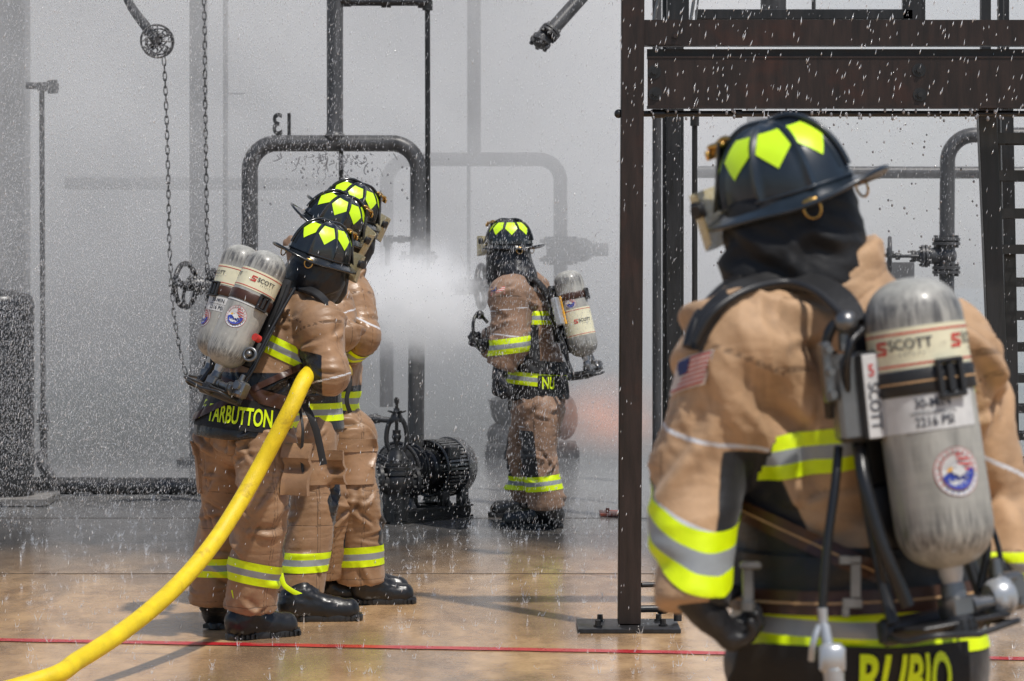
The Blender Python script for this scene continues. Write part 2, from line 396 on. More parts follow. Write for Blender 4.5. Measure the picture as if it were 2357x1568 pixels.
def garment(name, prims, h, mt, parent, folds=None, blk=None, pip=None, relax=2, seam=None):
    V, F = surfnet(prims, h)
    for _ in range(relax):
        C = V[F].mean(1); S = np.zeros_like(V); c = np.zeros(len(V))
        for i in range(4): np.add.at(S, F[:,i], C); np.add.at(c, F[:,i], 1)
        V = (V*.4+.6*S/np.maximum(c,1)[:,None]).astype(np.float32)
    N = vnormals(V, F)
    ds = np.stack([p.ev(V) if not p.sub else np.full(len(V), 9.0) for p in prims], 1); gi = ds.argmin(1)
    gs = [p.g for p in prims]; grp = np.array([gs[i] for i in gi])
    G = Garment(); G.grp = grp; P0 = V.copy()
    if folds is not None: V = V+N*folds(V, grp)[:,None]
    G.V = V; G.F = F; G.N = vnormals(V, F)
    o = mk(name, V, F, mt, parent, smooth=180); G.o = o
    if blk is not None or pip is not None:
        for nm, fn in (('blk', blk), ('pip', pip), ('seam', seam)):
            a = o.data.attributes.get(nm) or o.data.attributes.new(nm, 'FLOAT', 'POINT')
            a.data.foreach_set('value', np.asarray(fn(P0, grp) if fn else np.full(len(V), 1.0), dtype=np.float32))
    G.bvh = BVHTree.FromPolygons(V.tolist(), F.tolist()); return G
def band(G, groups, c, n, hw, hs, parent, name='reflective_band', mats=None, lift=.003, ext=None):
    # a strip of tape sewn round a sleeve, leg or hem: a slab cut out of the garment surface
    c = np.array(c, dtype=np.float32); n = np.array(Vector(n).normalized(), dtype=np.float32)
    b = (G.V-c)@n; ok = (np.abs(b) < hw+.03) & np.isin(G.grp, list(groups))
    if ext is not None: ok &= ext(G.V)
    fk = ok[G.F].all(1); Fq = G.F[fk]
    if len(Fq) == 0: print('EMPTY BAND', name); return None
    used, inv = np.unique(Fq, return_inverse=True); Fq = inv.reshape(Fq.shape)
    V = G.V[used]+G.N[used]*lift
    bm = bmesh.new(); vs = [bm.verts.new(v) for v in V.tolist()]
    for f in Fq.tolist():
        try: bm.faces.new([vs[i] for i in f])
        except ValueError: pass
    cc = Vector(c.tolist()); nn = Vector(n.tolist())
    for off, cl in ((hw, 1), (-hw, -1), (hs, 0), (-hs, 0)):
        if hs <= 0 and cl == 0: continue
        bmesh.ops.bisect_plane(bm, geom=bm.verts[:]+bm.edges[:]+bm.faces[:], dist=1e-5, plane_co=cc+nn*off, plane_no=nn, clear_outer=cl == 1, clear_inner=cl == -1)
    bmesh.ops.triangulate(bm, faces=bm.faces[:]) if False else None
    VV = [tuple(v.co) for v in bm.verts]; bm.verts.index_update()
    FF = [tuple(v.index for v in f.verts) for f in bm.faces]
    I = [1 if abs((f.calc_center_median()-cc).dot(nn)) < hs else 0 for f in bm.faces]; bm.free()
    return mk(name, VV, FF, mats or [LIME, SILVER], parent, I, 180)
class Decal:
    # a soft patch of surface read off the garment, to carry badges and lettering
    def __init__(s, bvh, c, xd, yd, w, h, nx=24, ny=8, blur=3, back=.4):
        s.c = Vector(c); s.x = Vector(xd).normalized(); s.y = Vector(yd).normalized(); s.n = s.x.cross(s.y).normalized()  # n points to the viewer of the badge
        s.w, s.h, s.nx, s.ny = w, h, nx, ny; D = np.full((nx+1, ny+1), np.nan)
        for i in range(nx+1):
            for j in range(ny+1):
                o = s.c+s.x*((i/nx-.5)*w)+s.y*((j/ny-.5)*h)+s.n*back
                hit = bvh.ray_cast(o, -s.n, back*2.5)
                if hit[0] is not None: D[i,j] = back-hit[3]
        if np.isnan(D).all(): D[:] = 0
        for _ in range(60):
            m = np.isnan(D)
            if not m.any(): break
            P = np.pad(D, 1, constant_values=np.nan); st = np.stack([P[:-2,1:-1],P[2:,1:-1],P[1:-1,:-2],P[1:-1,2:]])
            with np.errstate(all='ignore'):
                import warnings; warnings.simplefilter('ignore'); a = np.nanmin(st, 0)
            D[m] = a[m]
        mx = D.copy()
        for _ in range(blur):
            P = np.pad(D, 1, mode='edge'); D = np.maximum((P[:-2,1:-1]+P[2:,1:-1]+P[1:-1,:-2]+P[1:-1,2:]+D*2)/6, mx-.004)
        s.D = D
    def at(s, x, y, lift=0.0):
        fx = min(max((x/s.w+.5)*s.nx, 0), s.nx-1e-6); fy = min(max((y/s.h+.5)*s.ny, 0), s.ny-1e-6); i, j = int(fx), int(fy); a, b = fx-i, fy-j; D = s.D
        d = D[i,j]*(1-a)*(1-b)+D[i+1,j]*a*(1-b)+D[i,j+1]*(1-a)*b+D[i+1,j+1]*a*b
        return s.c+s.x*x+s.y*y+s.n*(d+lift)
    def sheet(s, name, x0, x1, y0, y1, m, parent, lift, nx=24, ny=6, th=.004):
        V = []; F = []
        for l in (lift, lift-th):
            for i in range(nx+1):
                for j in range(ny+1): V.append(s.at(x0+(x1-x0)*i/nx, y0+(y1-y0)*j/ny, l))
        k = (nx+1)*(ny+1)
        for i in range(nx):
            for j in range(ny):
                a = i*(ny+1)+j; F.append((a, a+ny+1, a+ny+2, a+1)); F.append((k+a, k+a+1, k+a+ny+2, k+a+ny+1))
        for i in range(nx):
            a = i*(ny+1); F.append((a, k+a, k+a+ny+1, a+ny+1)); a += ny; F.append((a, a+ny+1, k+a+ny+1, k+a))
        for j in range(ny):
            F.append((j, j+1, k+j+1, k+j)); a = nx*(ny+1)+j; F.append((a, k+a, k+a+1, a+1))
        return mk(name, V, F, m, parent, None, 60)
    def text(s, name, t, x, y, size, xs, off, m, parent, lift):
        V, F = text2d(t, size, off, xs); return mk(name, [s.at(x+v[0], y+v[1], lift) for v in V], F, m, parent, None, None)
    def poly(s, mb, pts, lift, mi=0): mb.add([s.at(a, b, lift) for a, b in pts], [tuple(range(len(pts)))], mi)
# ------------------------------------------------------------------ helmet (local: x right, y forward, z up, origin at the brim centre)
HA, HB, HH = .121, .139, .148
def dome_pt(a, t, lift=0.0):
    # a: heading angle (0 = front, + toward the right), t: 0 brim .. 1 crown
    e = .80; cr = max(math.cos(t*PI/2), 0)**e; sz = math.sin(t*PI/2)
    d = abs(((a/(PI/4))+.5) % 1-.5)*(PI/4)*HA*max(cr,.02)
    rib = .0075*math.exp(-(d/.0055)**2)*min(1, (1-t)*6)
    puff = .003*math.cos(4*a*2+PI)*0
    r = 1.0
    x = HA*cr*math.sin(a); y = HB*cr*math.cos(a); z = HH*sz
    n = Vector((math.sin(a)*cr/HA, math.cos(a)*cr/HB, sz/HH)).normalized()
    return Vector((x,y,z))+n*(rib+lift)
def brim_pt(a, s):
    c = math.cos(a); w = .036+.010*max(0,c)**2+.042*max(0,-c)**2.2
    z = -.010*s-.012*s*max(0,c)**2-.030*s*max(0,-c)**1.5+.042*s*s*max(0,-c)**3-.012*s*math.sin(a)**2
    si, co = math.sin(a), math.cos(a); k = 1+w*s/math.hypot(HA*si, HB*co)
    return Vector((HA*si*k, HB*co*k, z))
def helmet(person, mtx, shell, sc=1.0):
    # everything in helmet space, placed by its own matrix under the person
    mb = MB(); na, nt = 160, 28; V = []
    for j in range(nt+1):
        for i in range(na): V.append(dome_pt(2*PI*i/na, j/nt*.998))
    F = [(j*na+i, (j+1)*na+i, (j+1)*na+(i+1)%na, j*na+(i+1)%na) for j in range(nt) for i in range(na)]
    mb.add(V, F)
    # comb ridge from front to back
    mb.tube([dome_pt(0 if t >= 0 else PI, 1-abs(t), .003) for t in [k/20 for k in range(-18,19)]], .0065, 8)
    mb.sph((0,0,HH+.001), .014, 12, sc=(1,1.3,.5))
    h = mb.build('helmet', shell, person, 50, local=True); h.matrix_local = mtx @ Matrix.Scale(sc, 4)
    BASE[h.name] = Vector((0,0,0))
    b = MB(); V = []; ns = 8
    for j in range(ns+1):
        for i in range(na): V.append(brim_pt(2*PI*i/na, j/ns*1.0-.05))
    for j in range(ns+1):
        for i in range(na): V.append(brim_pt(2*PI*i/na, (ns-j)/ns-.05)-Vector((0,0,.005)))
    F = [(j*na+i, j*na+(i+1)%na, (j+1)*na+(i+1)%na, (j+1)*na+i) for j in range(2*ns+1) for i in range(na)]
    b.add(V, F); b.tube([brim_pt(2*PI*i/72, .96)-Vector((0,0,.002)) for i in range(73)], .0055, 8, cap=False)
    b.tube([dome_pt(2*PI*i/72, .02, .001) for i in range(73)], .004, 6, cap=False)
    b.build('brim', shell, h, 60, local=True)
    # reflective stickers: one house-shaped patch between each pair of ribs
    for k in range(8):
        a0 = PI/8+k*PI/4; s = MB(); pts = []
        out = [(-.021,.69),(.021,.69),(.036,.44),(.0,.255),(-.036,.44)]
        def P(u, t): return dome_pt(a0+u/(HA*math.cos(t*PI/2)**.8+.012), t, .0022)
        cx, ct = 0, .44; ring = []
        for q in range(5):
            (u0,t0),(u1,t1) = out[q], out[(q+1)%5]
            for e in range(4): ring.append((u0+(u1-u0)*e/4, t0+(t1-t0)*e/4))
        V = [P(0,.44)]; F = []
        for sc in (.5, 1.0): V += [P(u*sc, ct+(t-ct)*sc) for u, t in ring]
        n = len(ring)
        for i in range(n): F.append((0, 1+i, 1+(i+1)%n)); F.append((1+i, 1+n+i, 1+n+(i+1)%n, 1+(i+1)%n))
        s.add(V, F); s.build('reflective_sticker', STICK, h, 80, local=True)
    # brass D-rings under the brim at both rear sides
    for sd in (-1, 1):
        p = brim_pt(sd*PI*.70, .72); s = MB(); ax = Vector((sd*1,-.45,0)).normalized(); t = Vector((0,0,1)).cross(ax)
        pts = [p+Vector((0,0,-.004))+t*(math.cos(q)*.017)+Vector((0,0,-.012+math.sin(q)*.020)) for q in [2*PI*i/24 for i in range(25)]]
        s.tube(pts, .0028, 8, cap=False); s.box(p+Vector((0,0,-.001)), (.010,.030,.012), x=ax, y=t, z=(0,0,1), bev=.003)
        s.build('brass_ring', BRASS, h, 60, local=True)
    # leather front piece with its brass holder
    s = MB(); V = []; n = 10
    for d in (0,.005):
        for j in range(n+1):
            v = j/n; hw = .058*(1-.35*abs(v-.35))
            for i in range(n+1):
                u = (i/n-.5)*2*hw; V.append(Vector((u, HB+.026-d-.9*u*u/.12-.055*v, .004+.135*v)))
    F = []; k = (n+1)**2
    for j in range(n):
        for i in range(n):
            a = j*(n+1)+i; F.append((a, a+n+1, a+n+2, a+1)); F.append((k+a, k+a+1, k+a+n+2, k+a+n+1))
    for i in range(n):
        for a in (i, n*(n+1)+i): F.append((a, a+1, k+a+1, k+a))
        for a in (i*(n+1), i*(n+1)+n): F.append((a, a+n+1, k+a+n+1, k+a))
    s.add(V, F); s.build('front_shield', RUBBER_D, h, 50, local=True)
    s = MB(); s.tube([(0,.085,HH*.93),(0,.105,HH*.96),(0,.128,HH*.86),(0,.138,HH*.76)], .006, 8, smooth=4)
    s.box((0,.118,HH*.90), (.030,.04,.012), bev=.004); s.box((0,.138,HH*.80), (.045,.008,.02), bev=.002)
    s.build('brass_front_holder', BRASS, h, 50, local=True)
    # flip-up face shield, amber with rain on it, on two black knobs
    s = MB(); V = []; na2, nh = 24, 6
    for l in (0,-.003):
        for j in range(nh+1):
            v = j/nh
            for i in range(na2+1):
                a = (-47+94*i/na2)*PI/180; lo = -.070+.03*abs(a)**2
                z = .052*(1-v)+lo*v; R = 1.0
                V.append(Vector(((HA+.048+l)*math.sin(a)*1.0, (HB+.058+l)*math.cos(a), z)))
    k = (na2+1)*(nh+1); F = []
    for j in range(nh):
        for i in range(na2):
            a = j*(na2+1)+i; F.append((a, a+1, a+na2+2, a+na2+1)); F.append((k+a, k+a+na2+1, k+a+na2+2, k+a+1))
    for i in range(na2):
        for a in (i, nh*(na2+1)+i): F.append((a, k+a, k+a+1, a+1))
    s.add(V, F); fs = s.build('face_shield', VISOR, h, 60, local=True)
    s = MB()
    for sd in (-1,1):
        s = MB(); a = sd*44*PI/180; p = Vector(((HA+.048)*math.sin(a), (HB+.058)*math.cos(a), .022))
        s.box(p, (.010,.030,.034), x=(sd,0,0), bev=.004); s.cyl(p+Vector((sd*.003,0,0)), p+Vector((sd*.016,0,0)), .013, .011, 16)
        s.build('shield_knob', RUBBER_D, fs, 50, local=True)
    return h
def hmat(base, c, fwd, up):
    f = Vector(fwd).normalized(); r = f.cross(Vector(up)).normalized(); u = r.cross(f)
    M = Matrix(((r.x,f.x,u.x,0),(r.y,f.y,u.y,0),(r.z,f.z,u.z,0),(0,0,0,1)))
    return Matrix.Translation(Vector(c)-Vector(base)) @ M
# ------------------------------------------------------------------ breathing-air pack (local: z up the cylinder, +y toward the wearer, x to the wearer's right)
TR = .089
def wrap(x, z, a0, r): a = a0+x/r; return Vector((r*math.sin(a), -r*math.cos(a), z))
def wrap_strip(mb, z0, z1, a0, a1, r, mi=0, n=40, th=.0):
    V = []
    for z in (z0, z1):
        for i in range(n+1): a = a0+(a1-a0)*i/n; V.append((r*math.sin(a), -r*math.cos(a), z))
    mb.add(V, [(i, i+1, n+2+i, n+1+i) for i in range(n)], mi)
def wrap_band(mb, z0, z1, r, t, mi=0, n=56):
    pr = [(z0, r-.002),(z0, r+t*.7),(z0+.002, r+t),(z1-.002, r+t),(z1, r+t*.7),(z1, r-.002)]
    mb.lathe((0,0,0), (0,0,1), pr, n, mi)
def wrap_text(parent, name, t, x, z, size, xs, off, m, a0, r=None, flip=False):
    V, F = text2d(t, size, off, xs); r = r or TR+.0034
    if flip: V = [(-a,-b,c) for a,b,c in V]
    mk(name, [wrap(x+v[0], z+v[1], a0, r) for v in V], F, m, parent, None, None, local=True)
def wrap_poly(mb, pts, a0, r, mi=0): mb.add([wrap(p[0], p[1], a0, r) for p in pts], [tuple(range(len(pts)))], mi)
def emblem(cyl, a0, z0, R=.047):
    mb = MB(); r = TR+.0014
    def disc(rad, lift, mi, c=(0,0), n=32, cl=None):
        pts = [(c[0]+rad*math.cos(2*PI*i/n), z0+c[1]+rad*math.sin(2*PI*i/n)) for i in range(n)]; wrap_poly(mb, pts, a0, r+lift, mi)
    disc(R, 0, 1); disc(R*.975, .0006, 0); disc(R*.75, .0012, 1); disc(R*.72, .0018, 0)
    rr = R*.72
    def clipx(y): return math.sqrt(max(rr*rr-y*y, 0))
    # red wavy stripes above
    for k in range(4):
        y = rr*(.92-.26*k); h = rr*.11; top = []; bot = []
        for i in range(13):
            t = -1+2*i/12; w = clipx(y)*t; dy = math.sin(t*3+k)*rr*.05; x0 = -rr*.12
            if w < x0: continue
            top.append((w, z0+min(y+dy+h/2, math.sqrt(max(rr*rr-w*w,0))))); bot.append((w, z0+y+dy-h/2))
        if len(top) > 2: wrap_poly(mb, top+bot[::-1], a0, r+.0026, 1)
    # blue field below with stars
    pts = [(rr*math.cos(t), z0+rr*math.sin(t)) for t in [PI+.25+(PI-.15)*i/24 for i in range(25)]]+[(rr*.75,z0+rr*.12),(rr*.3,z0-rr*.25),(-rr*.3,z0-rr*.02),(-rr*.7,z0-rr*.05)]
    wrap_poly(mb, pts, a0, r+.0026, 2)
    for sx, sy in ((-.6,-.42),(-.25,-.45),(.1,-.5),(.45,-.38),(-.35,-.72),(.0,-.76),(.35,-.68),(.62,-.15)):
        st = [(sx*rr+rr*.085*(1 if i%2==0 else .42)*math.sin(2*PI*i/10), z0+sy*rr+rr*.085*(1 if i%2==0 else .42)*math.cos(2*PI*i/10)) for i in range(10)]
        wrap_poly(mb, st, a0, r+.0032, 0)
    # white bird's head with an orange bill
    hd = [(-.42,.30),(-.25,.42),(.02,.42),(.22,.28),(.42,.05),(.52,-.12),(.30,-.08),(.36,-.28),(.12,-.20),(.02,-.36),(-.12,-.16),(-.30,-.12),(-.44,.08)]
    wrap_poly(mb, [(a*rr, z0+b*rr) for a, b in hd], a0, r+.0038, 0)
    wrap_poly(mb, [(a*rr, z0+b*rr) for a, b in ((-.42,.30),(-.62,.20),(-.72,.0),(-.60,.04),(-.46,.06),(-.34,.16))], a0, r+.0042, 3)
    wrap_poly(mb, [(a*rr, z0+b*rr) for a, b in ((-.28,.26),(-.18,.28),(-.18,.22),(-.26,.20))], a0, r+.0044, 4)
    for i in range(22):   # lettering ring reduced to small dark marks
        a = 2*PI*i/22; q = R*.86
        wrap_poly(mb, [(q*math.cos(a)+R*.03*u, z0+q*math.sin(a)+R*.04*v) for u, v in ((-1,-1),(1,-1),(1,1),(-1,1))], a0, r+.0014, 1 if i < 14 else 2)
    mb.build('emblem', [WHITE, REDP, BLUE, YELP, NAVY], cyl, None, local=True)
def logo_mark(mb, cx, cz, s, a0, r, mi, k=1):
    # slanted rounded-square mark made of two interlocking hooks
    def q(pts): wrap_poly(mb, [(cx+k*(x+y*.18)*s, cz+k*y*s) for x, y in pts], a0, r, mi)
    q([(-.5,.5),(.5,.5),(.5,.28),(-.5,.28)]); q([(-.5,.28),(-.26,.28),(-.26,-.02),(-.5,-.02)]); q([(-.26,.12),(.12,.12),(.12,-.02),(-.26,-.02)])
    q([(-.5,-.28),(.5,-.28),(.5,-.5),(-.5,-.5)]); q([(.5,.02),(.5,-.28),(.26,-.28),(.26,.02)]); q([(.26,-.12),(.26,.02),(-.12,.02),(-.12,-.12)])
def air_pack(c, up, fwd, label, style, detail=1):
    """c: centre of the cylinder in the world; up: axis away from the valve; fwd: toward the wearer"""
    z = Vector(up).normalized(); y = (Vector(fwd)-z*Vector(fwd).dot(z)).normalized(); x = y.cross(z)
    M = Matrix(((x.x,y.x,z.x,c[0]),(x.y,y.y,z.y,c[1]),(x.z,y.z,z.z,c[2]),(0,0,0,1)))
    root = empty('air_pack', c, label, 'air pack', 'breathing air packs worn on the back', mtx=M)
    h = .262; pr = []
    for i in range(15):
        t = i/14*PI/2; pr.append((-h+.078-.078*math.cos(t)*1.0, max(TR*math.sin(t)**.8, .022 if i else .001)))
    for i in range(15):
        t = (14-i)/14*PI/2; pr.append((h-.078+.078*math.cos(t), max(TR*math.sin(t)**.8, .0005)))
    mb = MB(); mb.lathe((0,0,0), (0,0,1), pr, 64); cyl = mb.build('air_cylinder', TANK, root, 60, local=True); BASE[cyl.name] = Vector((0,0,0))
    st = style
    # cream maker's label with red pin lines
    z0, z1 = st['label']; mb = MB(); wrap_strip(mb, z0, z1, -2.2, 2.2, TR+.0012, 0, 60)
    for zz in (z1-.010, z0+.008): wrap_strip(mb, zz-.0016, zz+.0016, -2.2, 2.2, TR+.0020, 1, 60)
    if st.get('whiteline'): wrap_strip(mb, st['whiteline']-.003, st['whiteline']+.003, -2.8, 2.8, TR+.0020, 2, 60)
    lb = mb.build('maker_label', [CREAM, REDP, WHITE], cyl, None, local=True)
    for a0 in st['logos']:
        k = -1 if st.get('flip') else 1; zc = (z0+z1)/2; mb = MB(); logo_mark(mb, -.040*k, zc+.004*k, .024, a0, TR+.0034, 0, k); mb.build('logo_mark', REDP, cyl, None, local=True)
        wrap_text(cyl, 'label_lettering', 'SCOTT', .018*k, zc+.006*k, .026, 1.0, .012, NAVY, a0, flip=k < 0)
        wrap_text(cyl, 'label_lettering', 'S A F E T Y', .020*k, zc-.012*k, .008, 1.3, .0, NAVY, a0, flip=k < 0)
    if 'emblem' in st: emblem(cyl, st['emblem'][0], st['emblem'][1], st.get('er', .043))
    if 'spec' in st:
        a0, zs = st['spec']; mb = MB(); wrap_strip(mb, zs-.032, zs+.032, a0-1.2, a0+1.1, TR+.0013, 0, 40); mb.build('test_label', WHITE, cyl, None, local=True)
        wrap_text(cyl, 'label_lettering', '30-MIN', .012, zs+.016, .024, .9, .014, NAVY, a0, TR+.0028); wrap_text(cyl, 'label_lettering', 'UNPRESSURIZED CYL', .012, zs-.001, .009, 1.0, .004, NAVY, a0, TR+.0028)
        wrap_text(cyl, 'label_lettering', '2216 PSI', .012, zs-.017, .023, .9, .014, NAVY, a0, TR+.0028)
    # retaining strap and buckle
    z0, z1 = st['strap']; mb = MB(); wrap_band(mb, z0, z1, TR, .005, 0); mb.build('retaining_strap', st.get('strapmat', LEATHER), root, 50, local=True)
    if st.get('line'):
        mb = MB(); zm = (z0+z1)/2; wrap_strip(mb, zm-.0018, zm+.0018, -2.9, 2.9, TR+.0062, 0, 60); mb.build('strap_stitching', TANLINE, root, None, local=True)
    a0 = st['buckle']; mb = MB(); p = wrap(0, (z0+z1)/2, a0, TR+.008); nn = Vector((p.x,p.y,0)).normalized(); tt = Vector((0,0,1)).cross(nn); hh = (z1-z0)/2+.013
    for q in (-.022, 0, .022): mb.box(p+tt*q, (.010 if q else .014, .012, hh*2 if q else hh*1.5), x=tt, y=nn, z=(0,0,1), bev=.003)
    for q in (-hh+.004, hh-.004): mb.box(p+Vector((0,0,q)), (.055,.014,.009), x=tt, y=nn, z=(0,0,1), bev=.003)
    mb.build('buckle', RUBBER_D, root, 40, local=True)
    # neck, valve body, bumper knob and reducer
    mb = MB(); mb.lathe((0,0,-h-.034), (0,0,1), [(0,.001),(0,.017),(.014,.019),(.02,.022),(.045,.024)], 24); mb.build('cylinder_neck', ALU, root, 50, local=True)
    mb = MB(); mb.cyl((0,0,-h-.028), (0,0,-h-.060), .021, .024, 20); mb.box((0,.0,-h-.070), (.052,.05,.048), bev=.010); mb.cyl((-.02,0,-h-.073), (.085,0,-h-.073), .014, .014, 18)
    mb.cyl((.03,0,-h-.073), (.042,0,-h-.073), .019, .019, 12); mb.build('valve_body', STEEL_G, root, 45, local=True)
    mb = MB(); pr = [(0,.001),(0,.018),(.004,.027),(.02,.029),(.036,.027),(.040,.022),(.041,.001)]; mb.lathe((0,-.006,-h-.085), (-.15,-.1,-1), pr, 24)
    for i in range(12): a = 2*PI*i/12; mb.box((.028*math.cos(a)+-.002, -.008+.028*math.sin(a), -h-.104), (.005,.005,.024), bev=.001)
    mb.build('valve_knob', RUBBER_D, root, 40, local=True)
    mb = MB(); mb.lathe((.085,0,-h-.073), (1,0,0), [(0,.001),(0,.020),(.006,.026),(.014,.027),(.016,.022),(.022,.022),(.024,.028),(.034,.028),(.036,.001)], 24)
    mb.build('hand_coupling', ALU if st.get('bright') else STEEL_G, root, 45, local=True)
    # reducer block and camera-like gauge block, plus backframe
    mb = MB(); mb.box((.135,.02,-h-.062), (.060,.05,.070), bev=.008); mb.cyl((.135,-.005,-h-.055), (.135,-.02,-h-.055), .019, .017, 18); mb.cyl((.118,.02,-h-.03), (.118,.02,-h+.0), .012, .01, 12); mb.box((.150,-.004,-h-.080), (.026,.012,.02), bev=.003)
    mb.build('pressure_reducer', STEEL_G, root, 45, local=True)
    mb = MB()
    for sx in (-1, 1):
        mb.tube([(sx*.070,.100,.17),(sx*.085,.098,.05),(sx*.095,.090,-.12),(sx*.100,.070,-.26),(sx*.105,.05,-h-.085)], .011, 8, smooth=5)
    mb.box((0,.100,.03), (.155,.018,.33), bev=.008); mb.box((0,.092,-.16), (.20,.018,.12), bev=.008); mb.box((0,.075,-h-.10), (.235,.030,.05), bev=.008)
    mb.box((0,.02,-h-.098), (.20,.10,.010), bev=.004)
    for sx in (-1,1): mb.tube([(sx*.11,.06,-h-.11),(sx*.12,-.0,-h-.115),(sx*.09,-.05,-h-.11),(0,-.055,-h-.12)], .006, 8, smooth=5)
    mb.build('backframe', RUBBER_D, root, 45, local=True)
    mb = MB(); mb.tube([(-.095,.07,-.30),(-.115,.05,-.20),(-.11,.07,-.10),(-.10,.10,.02),(-.10,.12,.15)], .007, 8, smooth=6)
    mb.tube([(.10,.05,-h-.05),(.125,.04,-.22),(.115,.055,-.10),(.10,.09,.05),(.09,.12,.17)], .008, 8, smooth=6)
    mb.tube([(.11,.03,-h-.09),(.14,.03,-.26),(.13,.05,-.15),(.112,.08,-.02)], .005, 8, smooth=6)
    mb.build('air_hose', RUBBER, root, 60, local=True)
    return root, M
# ------------------------------------------------------------------ boots, gloves
def boot(person, heel, d, L=.31, size=1.0, top=None, pull=True):
    """heel: ground point under the heel; d: heading of the toe (world, horizontal)"""
    d = Vector((d[0], d[1], 0)).normalized(); h = Vector(heel); s = size; r = Vector((d.y, -d.x, 0)); L = L*s
    P = lambda f, u, sd=0: h+d*f+Vector((0,0,u))+r*sd
    top = Vector(top) if top is not None else P(.06, .26)
    fl = [(P(0,-.0), (0,0,-1))]
    pr = [Cap(P(.055,.075), top, .062*s, .070*s, 'b', .03), Cap(P(.05,.06), P(L*.62,.052), .050*s, .046*s, 'b', .03, cuts=[(P(0,.004),(0,0,-1))]),
          Cap(P(L*.60,.050), P(L-.055*s,.046), .048*s, .051*s, 'b', .025, cuts=[(P(0,.004),(0,0,-1))]),
          Cap(P(.10,.12), P(L*.55,.06), .05*s, .035*s, 'b', .04)]
    def f(V, g): return .0035*ridged(V, (16,16,40), 3)*np.clip((V[:,2]-.06)/.03, 0, 1)+.001*ridged(V,(60,60,60),5)
    G = garment('boot', pr, .0085, RUBBER, person, f)
    mb = MB(); pts = []; n = 40
    for i in range(n):
        a = 2*PI*i/n; c, q = math.cos(a), math.sin(a)
        fx = L*.5+L*.52*np.sign(c)*abs(c)**.75; wd = .047*s*(1+.10*math.cos(a)-.12*math.exp(-((fx-L*.38)/.05)**2))
        pts.append(P(float(fx), 0, float(np.sign(q)*abs(q)**.7*wd)))
    V = []
    for z, sc in ((0,.985),(.004,1.02),(.026,1.02),(.030,.99),(.034,1.005),(.037,.9)):
        cc = P(L*.5,0)
        for p in pts: V.append(cc+(p-cc)*sc+Vector((0,0,z)))
    m = 6; F = [(j*n+i, j*n+(i+1)%n, (j+1)*n+(i+1)%n, (j+1)*n+i) for j in range(m-1) for i in range(n)]+[tuple(reversed(range(n))), tuple(range((m-1)*n, m*n))]
    mb.add(V, F)
    for i in range(14): mb.box(P(L*.04+L*.92*i/13, .014, 0), (.008,.101*s,.018), x=d, y=r, z=(0,0,1)) if not 4 < i < 7 else None
    mb.build('boot_sole', RUBBER_D, G.o, 50)
    if pull:
        mb = MB(); mb.ribbon([P(-.002,.22,.045), P(.012,.17,.052), P(.05,.14,.056), P(.09,.12,.054)], .022, .004, r, smooth=6); mb.build('pull_loop', LIME, G.o, 50)
    return G
def hand(person, wrist, d, palm_n, curl=.8, s=1.0, side=1, spread=.018, mt=None):
    """gloved hand: palm, four bent fingers of unequal length and a thumb from the side of the palm"""
    w = Vector(wrist); d = Vector(d).normalized(); n = Vector(palm_n); n = (n-d*n.dot(d)).normalized(); r = d.cross(n)*side
    P = lambda f, u, t: w+(d*f+r*u+n*t)*s
    pr = [Cap(P(-.012,0,0), P(.03,0,0), .044*s, .041*s, 'p', .02, sq=[(n,1.25)]), Cap(P(.03,-.012,0), P(.088,-.016,.002), .036*s, .033*s, 'p', .02, sq=[(n,1.5)]),
          Cap(P(.03,.014,0), P(.090,.018,.002), .036*s, .032*s, 'p', .02, sq=[(n,1.5)])]
    for k, (u, l) in enumerate(((.034,.072),(.012,.082),(-.011,.076),(-.033,.060))):
        p = P(.094-.006*abs(k-1.3), u, .002); ang = 0; R = .0125*s
        for j, fr in enumerate((.44,.32,.26)):
            ang += curl*(.75 if j == 0 else .95); q = p+(d*math.cos(ang)+n*math.sin(ang)+r*(.06*(1.5-k)))*l*fr*s*1.15
            pr.append(Cap(p, q, R, R*.93, 'f', .006)); p = q; R *= .93
    p = P(.025,.030,.008); a = curl*.5
    for l, k in ((.040,1),(.032,1.5)):
        q = p+(d*math.cos(a*k)*.72+r*.62*math.cos(a*k*.9)+n*math.sin(a*k))*l*s*1.1; pr.append(Cap(p, q, .0165*s, .0135*s, 'f', .012)); p = q
    G = garment('glove', pr, .0055, mt or GLOVE, person, lambda V, g: .0012*ridged(V,(50,50,50),2)); return G
